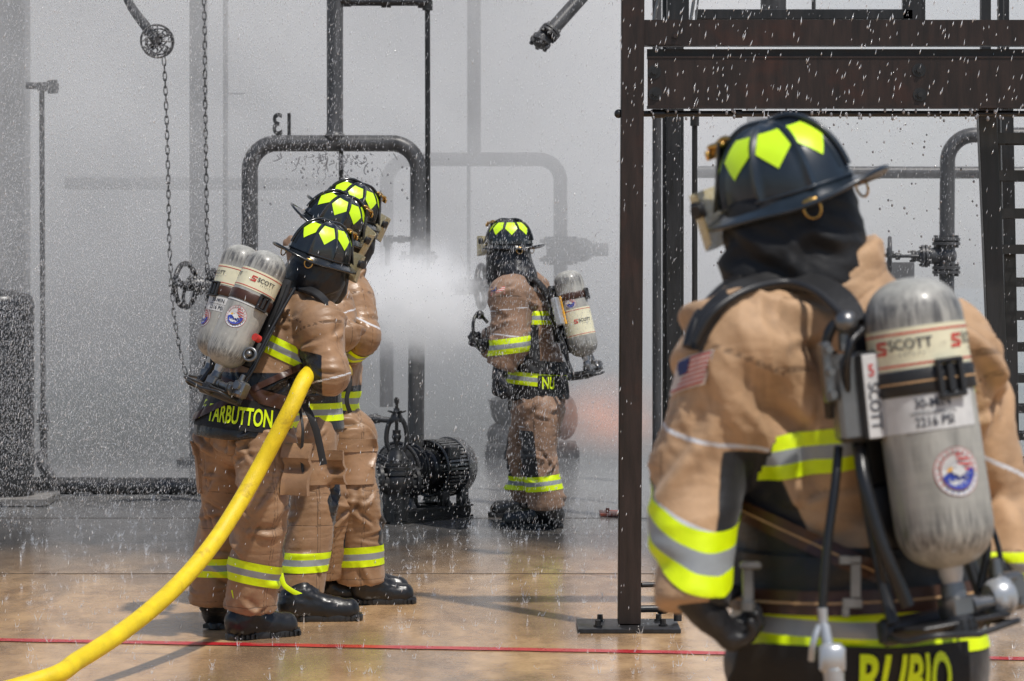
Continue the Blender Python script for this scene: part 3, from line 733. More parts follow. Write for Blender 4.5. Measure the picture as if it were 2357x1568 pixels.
# ------------------------------------------------------------------ the whole dressed figure
def figure_body(person, J):
    """bare figure under the clothes: head with face, neck, torso, arms and legs in one surface"""
    f = Vector(J['hf']).normalized(); u = Vector(J['hu']).normalized(); r = f.cross(u).normalized(); u = r.cross(f); H = Vector(J['head'])
    p = [Cap(H-u*.005, H+u*.03, .078, .084, 'h', .03, sq=[(r,1.12)]), Cap(H-u*.065+f*.03, H-u*.02+f*.02, .052, .068, 'h', .03),
         Cap(H-u*.020+f*.088, H-u*.038+f*.106, .010, .013, 'h', .012), Cap(H+u*.005+f*.085+r*.03, H+u*.005+f*.085-r*.03, .014, .014, 'h', .012),
         Cap(H-u*.068+f*.085+r*.018, H-u*.068+f*.085-r*.018, .008, .008, 'h', .010), Cap(H-u*.10+f*.07, H-u*.09+f*.06, .022, .024, 'h', .02)]
    for s in (-1,1): p.append(Cap(H-u*.03+r*s*.078-f*.01, H+u*.01+r*s*.080-f*.012, .010, .013, 'h', .008))
    p += [Cap(J['neck'], H-u*.06, .058, .055, 'n', .03), Cap(J['chest'], J['neck'], .10, .06, 't', .05), Cap(J['shl'], J['shr'], .055, .055, 't', .05),
          Cap(J['pelvis'], J['chest'], .11, .12, 't', .06, sq=[(J['bf'],1.25)])]
    for s in 'lr':
        p += [Cap(J['sh'+s], J['el'+s], .048, .040, 'a', .03), Cap(J['el'+s], J['wr'+s], .040, .028, 'a', .02),
              Cap(J['hip'+s], J['kn'+s], .078, .055, 'l', .05), Cap(J['kn'+s], J['an'+s], .055, .040, 'l', .03)]
    return garment('body', p, .016, SKIN, person, None, relax=1)
# ------------------------------------------------------------------ people
UP = Vector((0,0,1))
def paint(caps):
    def f(P, g):
        d = np.full(len(P), 9.0)
        for c, gs in caps:
            e = c.ev(P) if isinstance(c, Cap) else c(P)
            if gs: e = np.where(np.isin(g, list(gs)), e, 9.0)
            d = np.minimum(d, e)
        return np.clip(d, -.05, .05)
    return f
def HL(p1, p2, z, side=1):
    # side of a seam line measured at depth z: negative (black) on one side
    a, b = W(p1[0],p1[1],z), W(p2[0],p2[1],z); t = Vector((b.x-a.x, b.z-a.z)).normalized(); n = Vector((-t.y, t.x))*side
    return lambda P: (P[:,0]-a.x)*n.x+(P[:,2]-a.z)*n.y
def INT(*fs): return lambda P: np.max([f(P) for f in fs], 0)
def BEL(v, z): zz = float(W(0,v,z).z); return lambda P: P[:,2]-zz
def ABV(v, z): zz = float(W(0,v,z).z); return lambda P: zz-P[:,2]
def piping(lst):
    def f(P, g):
        d = np.full(len(P), 1.0)
        for c, n, gs in lst:
            c = np.array(c, dtype=np.float32); n = np.array(Vector(n).normalized(), dtype=np.float32)
            d = np.minimum(d, np.where(np.isin(g, list(gs)), np.abs((P-c)@n), 1.0))
        return d
    return f
def make_strokes(prims, seed, amp, mul=1.0, wide=1.0):
    rr = random.Random(seed*31+5); out = []
    for p in prims:
        if p.sub or p.g == 'c': continue
        a, b = Vector(p.a.tolist()), Vector(p.b.tolist()); L = (b-a).length; ax = (b-a).normalized(); x, y, _ = frame(ax)
        n = int(mul*(10+150*(L+.06)*(p.ra+p.rb)*.9)*(1.0 if p.g != 't' else .8))
        if p.g[0] == 'b': n = int(n*.4)
        for i in range(n):
            t = rr.random() if p.g == 't' else min(max(rr.choice((rr.gauss(0,.25), rr.gauss(1,.28), rr.random())), -.05), 1.05)
            r = p.ra+(p.rb-p.ra)*t; ph = rr.uniform(0, 2*PI); nn = x*math.cos(ph)+y*math.sin(ph); tg = ax.cross(nn); th = rr.choice((-1,1))*rr.gauss(.55,.35)
            if p.g == 't' and rr.random() < .4: th = rr.choice((-1,1))*rr.gauss(1.15,.25)
            d = (tg*math.cos(th)+ax*math.sin(th)).normalized(); q = nn.cross(d); ln = rr.uniform(.035,.12)*(1.25 if p.g == 't' else 1)*wide; w = rr.uniform(.007,.016)*wide*(.7+.3*ln/.08)
            sq = 1.0
            c = a+ax*L*t+nn*r*.95
            out.append((np.array(c,dtype=np.float32), np.array(d,dtype=np.float32), np.array(q*rr.choice((-1,1)),dtype=np.float32), np.array(nn,dtype=np.float32), ln, w, amp*rr.uniform(.35,1.0)*min(1.3, w/.013)*(.45 if p.g[0] == 'b' else 1.0)))
    return out
def fold_fn(amp, sc, joints=(), seed=0, fine=.25, strokes=()):
    js = [(np.array(c, dtype=np.float32), np.array(Vector(n).normalized(), dtype=np.float32), r, wl, a) for c, n, r, wl, a in joints]
    def f(V, g):
        d = amp*ridged(V, sc, seed, .9)+amp*fine*ridged(V, [s*3.1 for s in sc], seed+3, .7)
        for c, n, r, wl, a in js:
            X = V-c; w = np.exp(-(X**2).sum(1)/(r*r)); ph = X@n+.35*wl*vnoise(V*14+seed)+.5*wl*vnoise(V*5+seed+4)
            s = np.sin(2*PI*ph/wl); d = d+.35*a*w*(1-2*np.abs(s)**.7)*(.6+.6*vnoise(V*9+seed+7))
        if strokes:
            Vw = V+.012*np.stack([vnoise(V*11+seed), vnoise(V*11+seed+9), vnoise(V*11+seed+5)], 1)
            for c, dr, q, nn, ln, w, am in strokes:
                X = Vw-c; k = np.nonzero((X*X).sum(1) < (ln*1.05)**2)[0]
                if not len(k): continue
                X = X[k]; s = (X@dr)/ln; qq = (X@q)/w; ta = np.clip(1-s*s, 0, 1)**1.5*np.clip(1+(X@nn)/(ln*.7), 0, 1)
                d[k] += am*ta*(np.exp(-qq*qq)-.85*np.exp(-((qq-1.55)/1.0)**2))
        return d
    return f
def hood_fn(V, g): return .0045*ridged(V, (10,10,16), 11, 1.0)
def coat_prims(J, R, hemc, hemn=None, hemcut=None):
    f = J['bf']; hn = hemn or -UP
    return [Cap(hemc, J['waist'], R['hem'], R['waist'], 't', .05, sq=[(f,R.get('sqh',1.2))], cuts=[(hemcut or hemc, hn)]),
            Cap(J['waist'], J['chest'], R['waist'], R['chest'], 't', .06, sq=[(f,1.22)]),
            Cap(J['shl'], J['shr'], R['sh'], R['sh'], 't', .07),
            Cap(J['chest'], Vector(J['neck'])-UP*.02, R['chest']*.80, .10, 't', .06),
            Cap(Vector(J['neck'])-UP*.02, J['ctop'], .098, R.get('col',.088), 'c', .03, cuts=[(J['ctop'], Vector(J['ctop'])-Vector(J['neck'])+UP*.01)]),
            Cap(J['shl'], J['ell'], R['sh'], R['el'], 'al', .08), Cap(J['shr'], J['elr'], R['sh'], R['el'], 'ar', .08),
            Cap(J['ell'], J['wrl'], R['el'], R['wr'], 'bl', .018, cuts=[(J['wrl'], Vector(J['wrl'])-Vector(J['ell']))]),
            Cap(J['elr'], J['wrr'], R['el'], R['wr'], 'br', .018, cuts=[(J['wrr'], Vector(J['wrr'])-Vector(J['elr']))])]
def trouser_prims(J, R):
    f = J['bf']; p = [Cap(Vector(J['waist'])-UP*.05, J['pelvis'], R['pw'], R['pw']*1.05, 'p', .05, sq=[(f,1.2)]), Cap(J['hipl'], J['hipr'], R['th']*.98, R['th']*.98, 'p', .05)]
    for s in 'lr':
        a = Vector(J['an'+s]); k = Vector(J['kn'+s]); d = (a-k).normalized()
        p += [Cap(J['hip'+s], k, R['th'], R['kn'], 'u'+s, .03), Cap(k, a+d*.05, R['kn'], R['an'], 'd'+s, .012, cuts=[(a, d*.5-UP*.7)])]
    return p
def dress(key, J, R, mc, mp, vox, hemc, tr_bands, coat_paint, coat_pip, seed, arm_bands, joints, famp=.007):
    root = J['root']
    figure_body(root, J)
    cj = [(J['elr'], Vector(J['wrr'])-Vector(J['shr']), .11, .045, .010), (J['ell'], Vector(J['wrl'])-Vector(J['shl']), .11, .045, .010),
          (J['shr'], Vector(J['elr'])-Vector(J['shr'])+UP*.1, .12, .06, .008), (J['shl'], Vector(J['ell'])-Vector(J['shl'])+UP*.1, .12, .06, .008)]+list(joints)
    hc = J.get('hemcut')
    rtv = Vector((J['bf'].y, -J['bf'].x, 0)); axs = (Vector(J['chest'])-Vector(J['waist'])).normalized()
    cse = [(Vector(J['chest'])+axs*.085, axs, ('t',)), (Vector(J['chest'])+axs*.077, axs, ('t',)), (Vector(J['waist'])+axs*.05, axs, ('t',))]
    for s_ in 'lr':
        e_ = (Vector(J['el'+s_])-Vector(J['sh'+s_])).normalized(); w_ = (Vector(J['wr'+s_])-Vector(J['el'+s_])).normalized()
        cse += [(Vector(J['sh'+s_])+e_*.02, e_, ('a'+s_,)), (Vector(J['sh'+s_])+e_*.028, e_, ('a'+s_,)), (Vector(J['wr'+s_])-w_*.018, w_, ('b'+s_,)), (Vector(J['el'+s_]), J['bf'], ('a'+s_, 'b'+s_))]
    cps = coat_prims(J, R, hemc, hemcut=hc); wd = J.get('wide', 1.0)
    C = garment('turnout_coat', cps, vox, mc, root, fold_fn(famp*.95, (4.2,4.2,3.4), cj, seed, .12, make_strokes(cps, seed, famp*J.get('fa',2.0), J.get('mul',1.0), wd)), blk=coat_paint, pip=coat_pip, seam=piping(cse))
    tj = []
    for s in 'lr':
        tj += [(J['kn'+s], UP, .17, .055, .011), (Vector(J['an'+s])+UP*.06, UP, .10, .05, .009), (Vector(J['hip'+s]), Vector((.4,0,1)), .14, .08, .008)]
    kp = []
    for s in 'lr':
        k = Vector(J['kn'+s]); ff = Vector(J.get('lf', J['bf'])).normalized(); kp.append((Cap(k+ff*.115+UP*.10, k+ff*.105-UP*.17, .070, .055), ('ul','ur','dl','dr')))
    kpp = [(Vector(J['kn'+s])+UP*.165, UP+Vector(J.get('lf', J['bf']))*-.15, ('u'+s,)) for s in 'lr']
    def kpip(P, g):
        d = piping(kpp)(P, g)
        for s in 'lr':
            k = np.array(Vector(J['kn'+s])); ff = np.array(Vector(J.get('lf', J['bf'])).normalized()); d = np.where((g == 'u'+s) & (((P-k)@ff) < .055), 1.0, d)
        return d
    tps = trouser_prims(J, R); lfv = Vector(J.get('lf', J['bf'])); tse = [(Vector(J['pelvis']), rtv, ('p',))]
    for s_ in 'lr':
        a_, k_ = Vector(J['an'+s_]), Vector(J['kn'+s_]); tse += [(k_, lfv, ('u'+s_, 'd'+s_)), (k_+lfv*.012, lfv, ('u'+s_, 'd'+s_)), (a_+UP*.02, UP, ('d'+s_,)), (k_+UP*.06, UP+lfv*.15, ('u'+s_,)), (k_-UP*.09, UP, ('d'+s_,))]
    kp += J.get('kpaint', [])
    T = garment('turnout_trousers', tps, vox, mp, root, fold_fn(famp*1.0, (4.5,4.5,4.2), tj, seed+5, .12, make_strokes(tps, seed+2, famp*2.1, 1.2, wd)), blk=paint(kp), pip=kpip, seam=piping(tse))
    for gs, c, n, hw, hs in tr_bands: band(T, gs, c, n, hw, hs, T.o)
    for gs, c, n, hw, hs in arm_bands: band(C, gs, c, n, hw, hs, C.o)
    return C, T
def strap(root, name, pts, w, th, nrm, m, smooth=8):
    mb = MB(); mb.ribbon(pts, w, th, nrm, 0, smooth); return mb.build(name, m, root, 40)
def name_panel(root, C, c, xd, yd, w, h, txt, size, xs, off, tx=0, ty=0, lift=.012):
    D = Decal(C.bvh, c, xd, yd, w, h, 30, 8, 4)
    p = D.sheet('name_panel', -w/2, w/2, -h/2, h/2, BLACK_WET if False else BLACK_CLOTH, root, lift, 30, 6, .006)
    D.text('name_lettering', txt, tx, ty, size, xs, off, LIME, p, lift+.005); return D, p
def cargo_pocket(root, T, c, xd, yd, w, h, m):
    D = Decal(T.bvh, c, xd, yd, w*1.3, h*1.3, 14, 12, 3)
    p = D.sheet('cargo_pocket', -w/2, w/2, -h/2, h/2, m, T.o, .014, 10, 10, .02)
    D.sheet('pocket_flap', -w/2-.006, w/2+.006, h*.25, h/2+.008, m, p, .021, 10, 4, .010)
# --- A: hose man in front (grips the hose, back to the camera) -----------------------------------
def person_A():
    base = Vector((W(560,1440,12.2).x, 12.2, 0)); root = empty('person', base, 'front hose handler with the name patch TARBUTTON and the yellow hose under his arm', 'person', 'firefighters in tan turnout gear')
    J = dict(root=root, bf=Vector((.6,.8,0)), lf=Vector((.85,.5,0)), pelvis=W(575,965,12.2), waist=W(602,885,12.2), chest=W(668,770,12.2), neck=W(700,690,12.2), ctop=W(708,655,12.2), head=W(737,598,12.2),
             hf=(.8,.5,-.25), hu=(.22,-.1,.97), shl=W(640,728,12.38), shr=W(735,745,12.03), ell=W(700,860,12.55), elr=W(757,862,11.97), wrl=W(745,850,12.40), wrr=W(722,850,12.22),
             hipl=W(522,1010,12.32), hipr=W(612,1012,12.12), knl=W(520,1165,12.36), knr=W(606,1165,12.06), anl=W(492,1388,12.42), anr=W(573,1402,12.16))
    J['hemcut'] = W(563,1003,12.2)
    R = dict(hem=.236, waist=.185, chest=.19, sh=.080, el=.082, wr=.072, col=.085, pw=.17, th=.122, kn=.108, an=.108, sqh=1.2)
    ax = (J['chest']-J['pelvis']).normalized()
    wl = float(W(0,868,12.2).z)
    cp = [(HL((620,895),(745,780),12.1,1), ('t',)), (BEL(855,12.2), ('t',)), (INT(HL((744,780),(746,930),12.0,1), HL((670,800),(752,818),12.0,1)), ('al','ar','bl','br'))]
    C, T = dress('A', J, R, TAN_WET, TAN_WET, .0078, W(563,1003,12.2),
        [(('dr',), W(582,1318,12.1), (.20,.05,.98), .047, .014), (('dl',), W(500,1302,12.4), (0,0,1), .041, .013)],
        paint(cp), piping([(W(765,868,12), (.25,0,-1), ('ar','br'))]), 1,
        [(('t',), W(650,800,12.2), ax, .040, .013), (('t',), W(572,950,12.2), (.10,0,1), .040, .013)], [(J['waist'], ax, .2, .07, .010)])
    h = (C.o)
    garment('hood', [Cap(W(735,600,12.2), W(728,640,12.2), .108, .118, 'h', .04), Cap(W(735,620,12.2), W(752,668,12.25), .10, .055, 'h', .05), Cap(W(715,640,12.2), W(700,672,12.2), .10, .098, 'h', .05)], .0085, BLACK_WET, root, hood_fn)
    garment('face_mask', [Cap(W(775,625,12.35), W(776,668,12.36), .060, .045, 'm', .03), Cap(W(776,668,12.36), W(775,688,12.36), .030, .026, 'm', .01)], .008, RUBBER_D, root)
    helmet(root, hmat(base, W(735,588,12.2), (.80,.52,-.24), (.20,-.13,.97)), HELM)
    boot(root, W(527,1474,GZ(1474)), (.26,.17), .315, 1.05, W(568,1380,12.16)); boot(root, W(492,1450,GZ(1450)), (.12,.9), .31, 1.0, W(492,1380,12.42), pull=False)
    # gloves round the hose
    hand(root, W(724,850,12.24), (.2,.9,-.1), (-.8,0,.3), 1.1); hand(root, W(746,850,12.42), (.5,.8,0), (-.3,0,1), 1.1)
    # belts and straps
    band(C, ('t',), W(600,905,12.2), ax+Vector((0,0,.6)), .030, -1, C.o, 'waist_belt', [LEATHER, LEATHER], .012)
    band(C, ('t',), W(640,868,12.2), (-.42,0,.9), .013, -1, C.o, 'side_strap', [LEATHER, LEATHER], .016, lambda V: V[:,1] < 12.3)
    strap(root, 'shoulder_strap', [W(600,800,12.02), W(622,740,12.02), W(640,690,12.08), W(668,662,12.18), W(712,668,12.05), W(745,690,12.0), W(775,730,12.02)], .045, .016, [(-.5,-.8,.3),(-.4,-.9,.4),(-.2,-.6,.8),(0,-.2,1),(0,-.5,1),(.3,-.4,.8),(.8,-.1,.5)], WEBBING)
    strap(root, 'hanging_strap', [W(700,930,11.98), W(716,960,11.95), W(730,1000,11.95), W(745,1070,11.96)], .03, .004, (.2,-1,0), WEBBING)
    strap(root, 'hanging_strap', [W(690,940,11.98), W(697,990,11.94), W(694,1050,11.95), W(698,1090,11.95)], .012, .006, (.2,-1,0), WEBBING)
    name_panel(root, C, W(530,953,11.96), (1,-.20,-.10), (.08,.05,1), .42, .13, 'TARBUTTON', .102, .48, .022, .020, -.008)
    cargo_pocket(root, T, W(660,1085,11.9), (.85,-.5,0), (0,0,1), .13, .21, TAN_WET)
    cargo_pocket(root, T, W(462,1075,12.35), (.3,-.9,0), (0,0,1), .14, .22, TAN_WET)
    p, M = air_pack(W(568,712,11.94), (.40,.16,.90), (.6,.8,0), 'scuffed grey air cylinder on the back of the handler whose coat reads TARBUTTON, brown strap', 
        dict(label=(.074,.160), logos=(.86,-1.0,2.7), strap=(.020,.062), buckle=1.28, emblem=(.36,-.055), er=.048, whiteline=.012))
    mb = MB(); mb.cyl((.112,.02,-.10), (.112,-.010,-.10), .016, .016, 16); mb.build('red_button', REDP, p, 50, local=True)
    mb = MB(); mb.torus((.118,.0,-.175), (.4,-1,0), .026, .007); mb.sph((.118,-.006,-.175), .014, 12); mb.build('gauge_ring', STEEL_G, p, 60, local=True)
    return root
def person_B():
    base = Vector((W(700,1400,12.9).x, 12.95, 0)); root = empty('person', base, 'middle one of the three hose handlers, with a black knee patch', 'person', 'firefighters in tan turnout gear')
    J = dict(root=root, bf=Vector((.75,.66,0)), lf=Vector((.97,.2,0)), pelvis=W(705,960,12.98), waist=W(690,890,12.98), chest=W(668,760,12.98), neck=W(722,655,12.95), ctop=W(740,620,12.92), head=W(763,530,12.92),
             hf=(.85,.35,-.42), hu=(.35,-.1,.93), shl=W(615,712,13.2), shr=W(757,705,12.83), ell=W(740,830,13.2), elr=W(783,768,12.75), wrl=W(780,800,13.2), wrr=W(745,815,12.9),
             hipl=W(690,1005,13.08), hipr=W(706,1010,12.88), knl=W(760,1165,13.25), knr=W(722,1160,12.86), anl=W(742,1325,13.36), anr=W(688,1364,12.83))
    J['kpaint'] = [(INT(HL((738,1070),(752,1150),12.8,-1), HL((752,1150),(712,1245),12.8,-1), BEL(1082,12.8), ABV(1245,12.8)), ('ur','dr'))]
    R = dict(hem=.20, waist=.19, chest=.185, sh=.092, el=.082, wr=.070, col=.085, pw=.165, th=.122, kn=.102, an=.108)
    C, T = dress('B', J, R, TAN_WET, TAN_WET, .0085, W(700,990,12.98),
        [(('dr',), W(695,1292,12.83), (0,0,1), .044, .014)], paint([(lambda P: (P[:,2]-float(W(0,900,12.98).z)), ('t',)), (Cap(W(760,835,12.7), W(790,830,12.9), .05), ('bl','br','al','ar'))]),
        piping([(W(788,722,12.75), (.35,0,-1), ('ar',))]), 21, [(('br',), W(775,795,12.8), (J['wrr']-J['elr']).normalized(), .036, .012), (('t',), W(700,945,12.98), (0,0,1), .04, .013)], [])
    garment('hood', [Cap(W(765,525,12.92), W(752,572,12.92), .105, .112, 'h', .04), Cap(W(752,572,12.92), W(735,620,12.92), .10, .095, 'h', .05)], .009, BLACK_WET, root, hood_fn)
    garment('face_mask', [Cap(W(808,560,13.0), W(806,600,13.02), .055, .045, 'm', .03)], .009, RUBBER_D, root)
    helmet(root, hmat(base, W(766,517,12.92), (.85,.38,-.42), (.42,-.16,.9)), HELM)
    boot(root, W(647,1430,GZ(1430)), (.31,.03), .33, 1.08, W(685,1340,12.83)); boot(root, W(690,1388,GZ(1388)), (.31,.02), .31, 1.0, W(735,1310,13.35), pull=False)
    hand(root, W(742,818,12.92), (-.2,.9,-.2), (0,0,1), 1.1); hand(root, W(784,802,13.2), (.5,.8,0), (0,0,1), 1.1)
    air_pack(W(527,695,12.68), (.27,.14,.95), (.75,.66,0), 'grey air cylinder half hidden behind the front handler\'s cylinder', dict(label=(.06,.150), logos=(2.0,-.30), strap=(.012,.055), buckle=.0, emblem=(-.25,-.10), spec=(.25,-.03)))
    # rolled brown collar piece above the shoulder
    garment('collar_flap', [Cap(W(668,548,13.1), W(682,592,13.1), .016, .050, 'c', .02, sq=[((1,0,-.4),1.5)]), Cap(W(682,592,13.1), W(656,558,13.1), .035, .012, 'c', .02)], .009, TAN_FAR, root, fold_fn(.006, (14,14,14), (), 4))
    cargo_pocket(root, T, W(735,1080,12.72), (.9,-.35,0), (0,0,1), .17, .15, TAN_WET)
    return root
def person_C():
    base = Vector((W(790,1380,13.4).x, 13.45, 0)); root = empty('person', base, 'hose handler nearest the white mist, mostly hidden behind the other two', 'person', 'firefighters in tan turnout gear')
    J = dict(root=root, bf=Vector((.8,.6,0)), lf=Vector((.95,.3,0)), pelvis=W(745,965,13.42), waist=W(740,890,13.42), chest=W(768,760,13.42), neck=W(788,640,13.4), ctop=W(795,600,13.4), head=W(808,505,13.35),
             hf=(.85,.4,-.35), hu=(.3,-.08,.95), shl=W(730,690,13.6), shr=W(806,688,13.28), ell=W(800,800,13.6), elr=W(832,772,13.2), wrl=W(830,805,13.6), wrr=W(795,812,13.3),
             hipl=W(735,1000,13.55), hipr=W(800,1008,13.35), knl=W(815,1150,13.62), knr=W(822,1155,13.3), anl=W(815,1330,13.62), anr=W(832,1338,13.38))
    R = dict(hem=.198, waist=.175, chest=.185, sh=.088, el=.086, wr=.075, col=.085, pw=.165, th=.128, kn=.108, an=.110)
    C, T = dress('C', J, R, TAN_WET, TAN_WET, .0085, W(742,985,13.42),
        [(('dr',), W(828,1278,13.35), (-.05,0,1), .047, .015)], paint([(lambda P: (P[:,2]-float(W(0,885,13.42).z)), ('t',)), (Cap(W(790,835,13.15), W(825,838,13.2), .05), ('bl','br','al','ar'))]),
        piping([(W(848,745,13.2), (-.5,0,-1), ('ar',))]), 33, [(('br',), W(818,792,13.25), (J['wrr']-J['elr']).normalized(), .034, .011), (('t',), W(745,917,13.42), (.05,0,1), .044, .014)], [])
    garment('hood', [Cap(W(808,500,13.35), W(805,560,13.38), .105, .112, 'h', .04), Cap(W(800,560,13.38), W(795,615,13.4), .10, .095, 'h', .05)], .009, BLACK_WET, root, hood_fn)
    helmet(root, hmat(base, W(803,490,13.35), (.85,.42,-.36), (.32,-.1,.94)), HELM)
    boot(root, W(813,1391,GZ(1391)), (.29,.035), .29, 1.0, W(832,1320,13.38), pull=False); boot(root, W(805,1377,GZ(1377)), (.28,.05), .29, 1.0, W(815,1320,13.62), pull=False)
    hand(root, W(792,815,13.32), (-.3,.7,-.2), (0,0,1), 1.1); hand(root, W(832,803,13.6), (-.3,.8,-.3), (0,0,1), 1.0)
    air_pack(W(672,720,13.18), (.22,.12,.96), (.8,.6,0), 'air cylinder on the front hose handler, hidden behind the other two handlers', dict(label=(.06,.150), logos=(1.0,), strap=(.012,.055), buckle=.8))
    cargo_pocket(root, T, W(815,1065,13.22), (.95,-.25,0), (0,0,1), .17, .20, TAN_WET)
    strap(root, 'hanging_strap', [W(800,850,13.2), W(806,880,13.18), W(798,920,13.17), W(806,950,13.18)], .02, .006, (.2,-1,0), WEBBING)
    return root
def person_D():
    base = Vector((W(1240,1200,17.15).x, 17.15, 0)); root = empty('person', base, 'lone firefighter standing side on in heavy spray right of the finned pump', 'person', 'firefighters in tan turnout gear')
    J = dict(root=root, bf=Vector((-.85,.5,0)), lf=Vector((-.95,.2,0)), pelvis=W(1240,930,17.1), waist=W(1228,850,17.1), chest=W(1208,735,17.1), neck=W(1188,660,17.1), ctop=W(1180,632,17.1), head=W(1172,575,17.1),
             hf=(-.95,.3,0), hu=(0,-.03,1), shl=W(1172,680,16.9), shr=W(1222,672,17.3), ell=W(1172,790,16.85), elr=W(1172,790,17.35), wrl=W(1152,846,16.85), wrr=W(1126,792,17.2),
             hipl=W(1243,945,17.02), hipr=W(1228,945,17.24), knl=W(1240,1050,17.0), knr=W(1205,1045,17.3), anl=W(1258,1168,17.05), anr=W(1222,1150,17.4))
    J['kpaint'] = [(INT(HL((1226,980),(1252,1190),17.0,1), BEL(990,17.0), ABV(1110,17)), ('ul','dl'))]
    R = dict(hem=.200, waist=.185, chest=.19, sh=.098, el=.108, wr=.085, col=.08, pw=.16, th=.130, kn=.104, an=.112)
    cp = [(lambda P: (P[:,2]-float(W(0,835,17.1).z)), ('t',)), (Cap(W(1228,760,16.9), W(1225,850,16.9), .055), ('t',)), (Cap(W(1205,840,16.8), W(1185,880,16.8), .04), ('bl',))]
    C, T = dress('D', J, R, TAN_FAR, TAN_FAR, .0105, W(1242,918,17.1),
        [(('dl',), W(1248,1112,17.0), (-.1,0,1), .045, .013), (('dr',), W(1215,1112,17.3), (0,0,1), .042, .013)],
        paint(cp), piping([(W(1160,713,16.85), (.12,0,-1), ('al',)), (W(1160,771,16.85), (-.12,0,-1), ('al','bl'))]), 41,
        [(('bl','al'), W(1162,797,16.85), (-.12,0,1), .046, .014), (('br',), W(1140,790,17.25), (-.8,-.1,.1), .04, .014), (('t',), W(1200,730,17.1), (.02,0,1), .040, .013), (('t',), W(1235,872,17.1), (.10,0,1), .038, .013)], [], .008)
    garment('hood', [Cap(W(1172,565,17.1), W(1172,600,17.1), .112, .12, 'h', .04), Cap(W(1172,600,17.1), W(1190,640,17.05), .12, .12, 'h', .05), Cap(W(1160,600,17.1), W(1150,640,17.1), .09, .08, 'h', .05)], .0095, BLACK_WET, root, hood_fn)
    helmet(root, hmat(base, W(1172,563,17.1), (-.95,.30,.0), (0,-.02,1)), HELM)
    boot(root, W(1293,1215,GZ(1215)), (-.33,.03), .33, 1.12, W(1256,1160,17.05), pull=False); boot(root, W(1245,1190,GZ(1190)), (-.33,.02), .31, 1.05, W(1225,1140,17.4), pull=False)
    hand(root, W(1152,852,16.83), (-.15,-.1,-1), (.9,-.3,0), 1.15, 1.3); hand(root, W(1124,794,17.2), (-.9,0,.1), (0,0,1), 1.2)
    Fd = Decal(C.bvh, W(1147,668,16.75), (1,.05,.02), (.05,.1,1), .12, .08, 8, 6, 2)
    mb = MB(); n = 9
    for i in range(n): Fd.poly(mb, [(-.040,-.024+.048*i/n),(.040,-.024+.048*i/n),(.040,-.024+.048*(i+1)/n),(-.040,-.024+.048*(i+1)/n)], .006, i % 2)
    Fd.poly(mb, [(-.040,0),(-.010,0),(-.010,.024),(-.040,.024)], .0075, 2); mb.build('flag_patch', [FLAGR, FLAGW, FLAGB], C.o, None)
    strap(root, 'shoulder_strap', [W(1140,700,16.92), W(1150,660,16.92), W(1185,632,16.95), W(1225,640,16.98), W(1255,672,17.0), W(1275,720,17.0), W(1285,790,17.0)], .06, .02, [(-.8,-.4,.2),(-.4,-.5,.8),(0,-.5,1),(.3,-.4,.9),(.7,-.5,.5),(.8,-.6,.2),(.8,-.6,0)], WEBBING)
    band(C, ('t',), W(1228,840,17.1), (.1,0,1), .035, -1, C.o, 'waist_belt', [WEBBING, WEBBING], .014)
    mb = MB(); mb.tube([W(1122,742,17.1), W(1100,722,17.05), W(1089,745,17.0), W(1092,780,17.0), W(1100,802,17.0)], .010, 10, smooth=6); mb.tube([W(1100,802,17.0), W(1112,812,17.0), W(1121,790,17.02), W(1118,755,17.05)], .005, 8, smooth=6)
    mb.sph(W(1104,725,17.05), .028, 12); mb.build('regulator_hose', RUBBER, root, 60)
    mb = MB(); mb.ribbon([W(1173,900,16.85), W(1172,925,16.85), W(1173,945,16.85)], .018, .008, (0,-1,0)); mb.build('hanging_strap', WEBBING, root, 50)
    name_panel(root, C, W(1288,885,16.95), (.72,.69,-.03), (0,0,1), .26, .10, 'NUNEZ' if False else 'NU', .10, .62, .022, -.07, .004)
    p, M = air_pack(W(1325,722,16.93), (-.22,.10,.97), (-.85,.5,0), 'dirty cream labelled air cylinder on the lone firefighter in the spray', dict(label=(-.14,.025), logos=(-.72,), strap=(.082,.122), buckle=.2, emblem=(-1.25,.06), er=.033))
    p2 = Vector((-.13,.06,.02))
    mb = MB(); mb.box((-.125,.045,.03), (.05,.04,.17), bev=.008); mb.box((-.105,.02,.03), (.012,.01,.17), mi=1, bev=.002); mb.build('gauge_console', [ALU, YELP], p, 40, local=True)
    return root
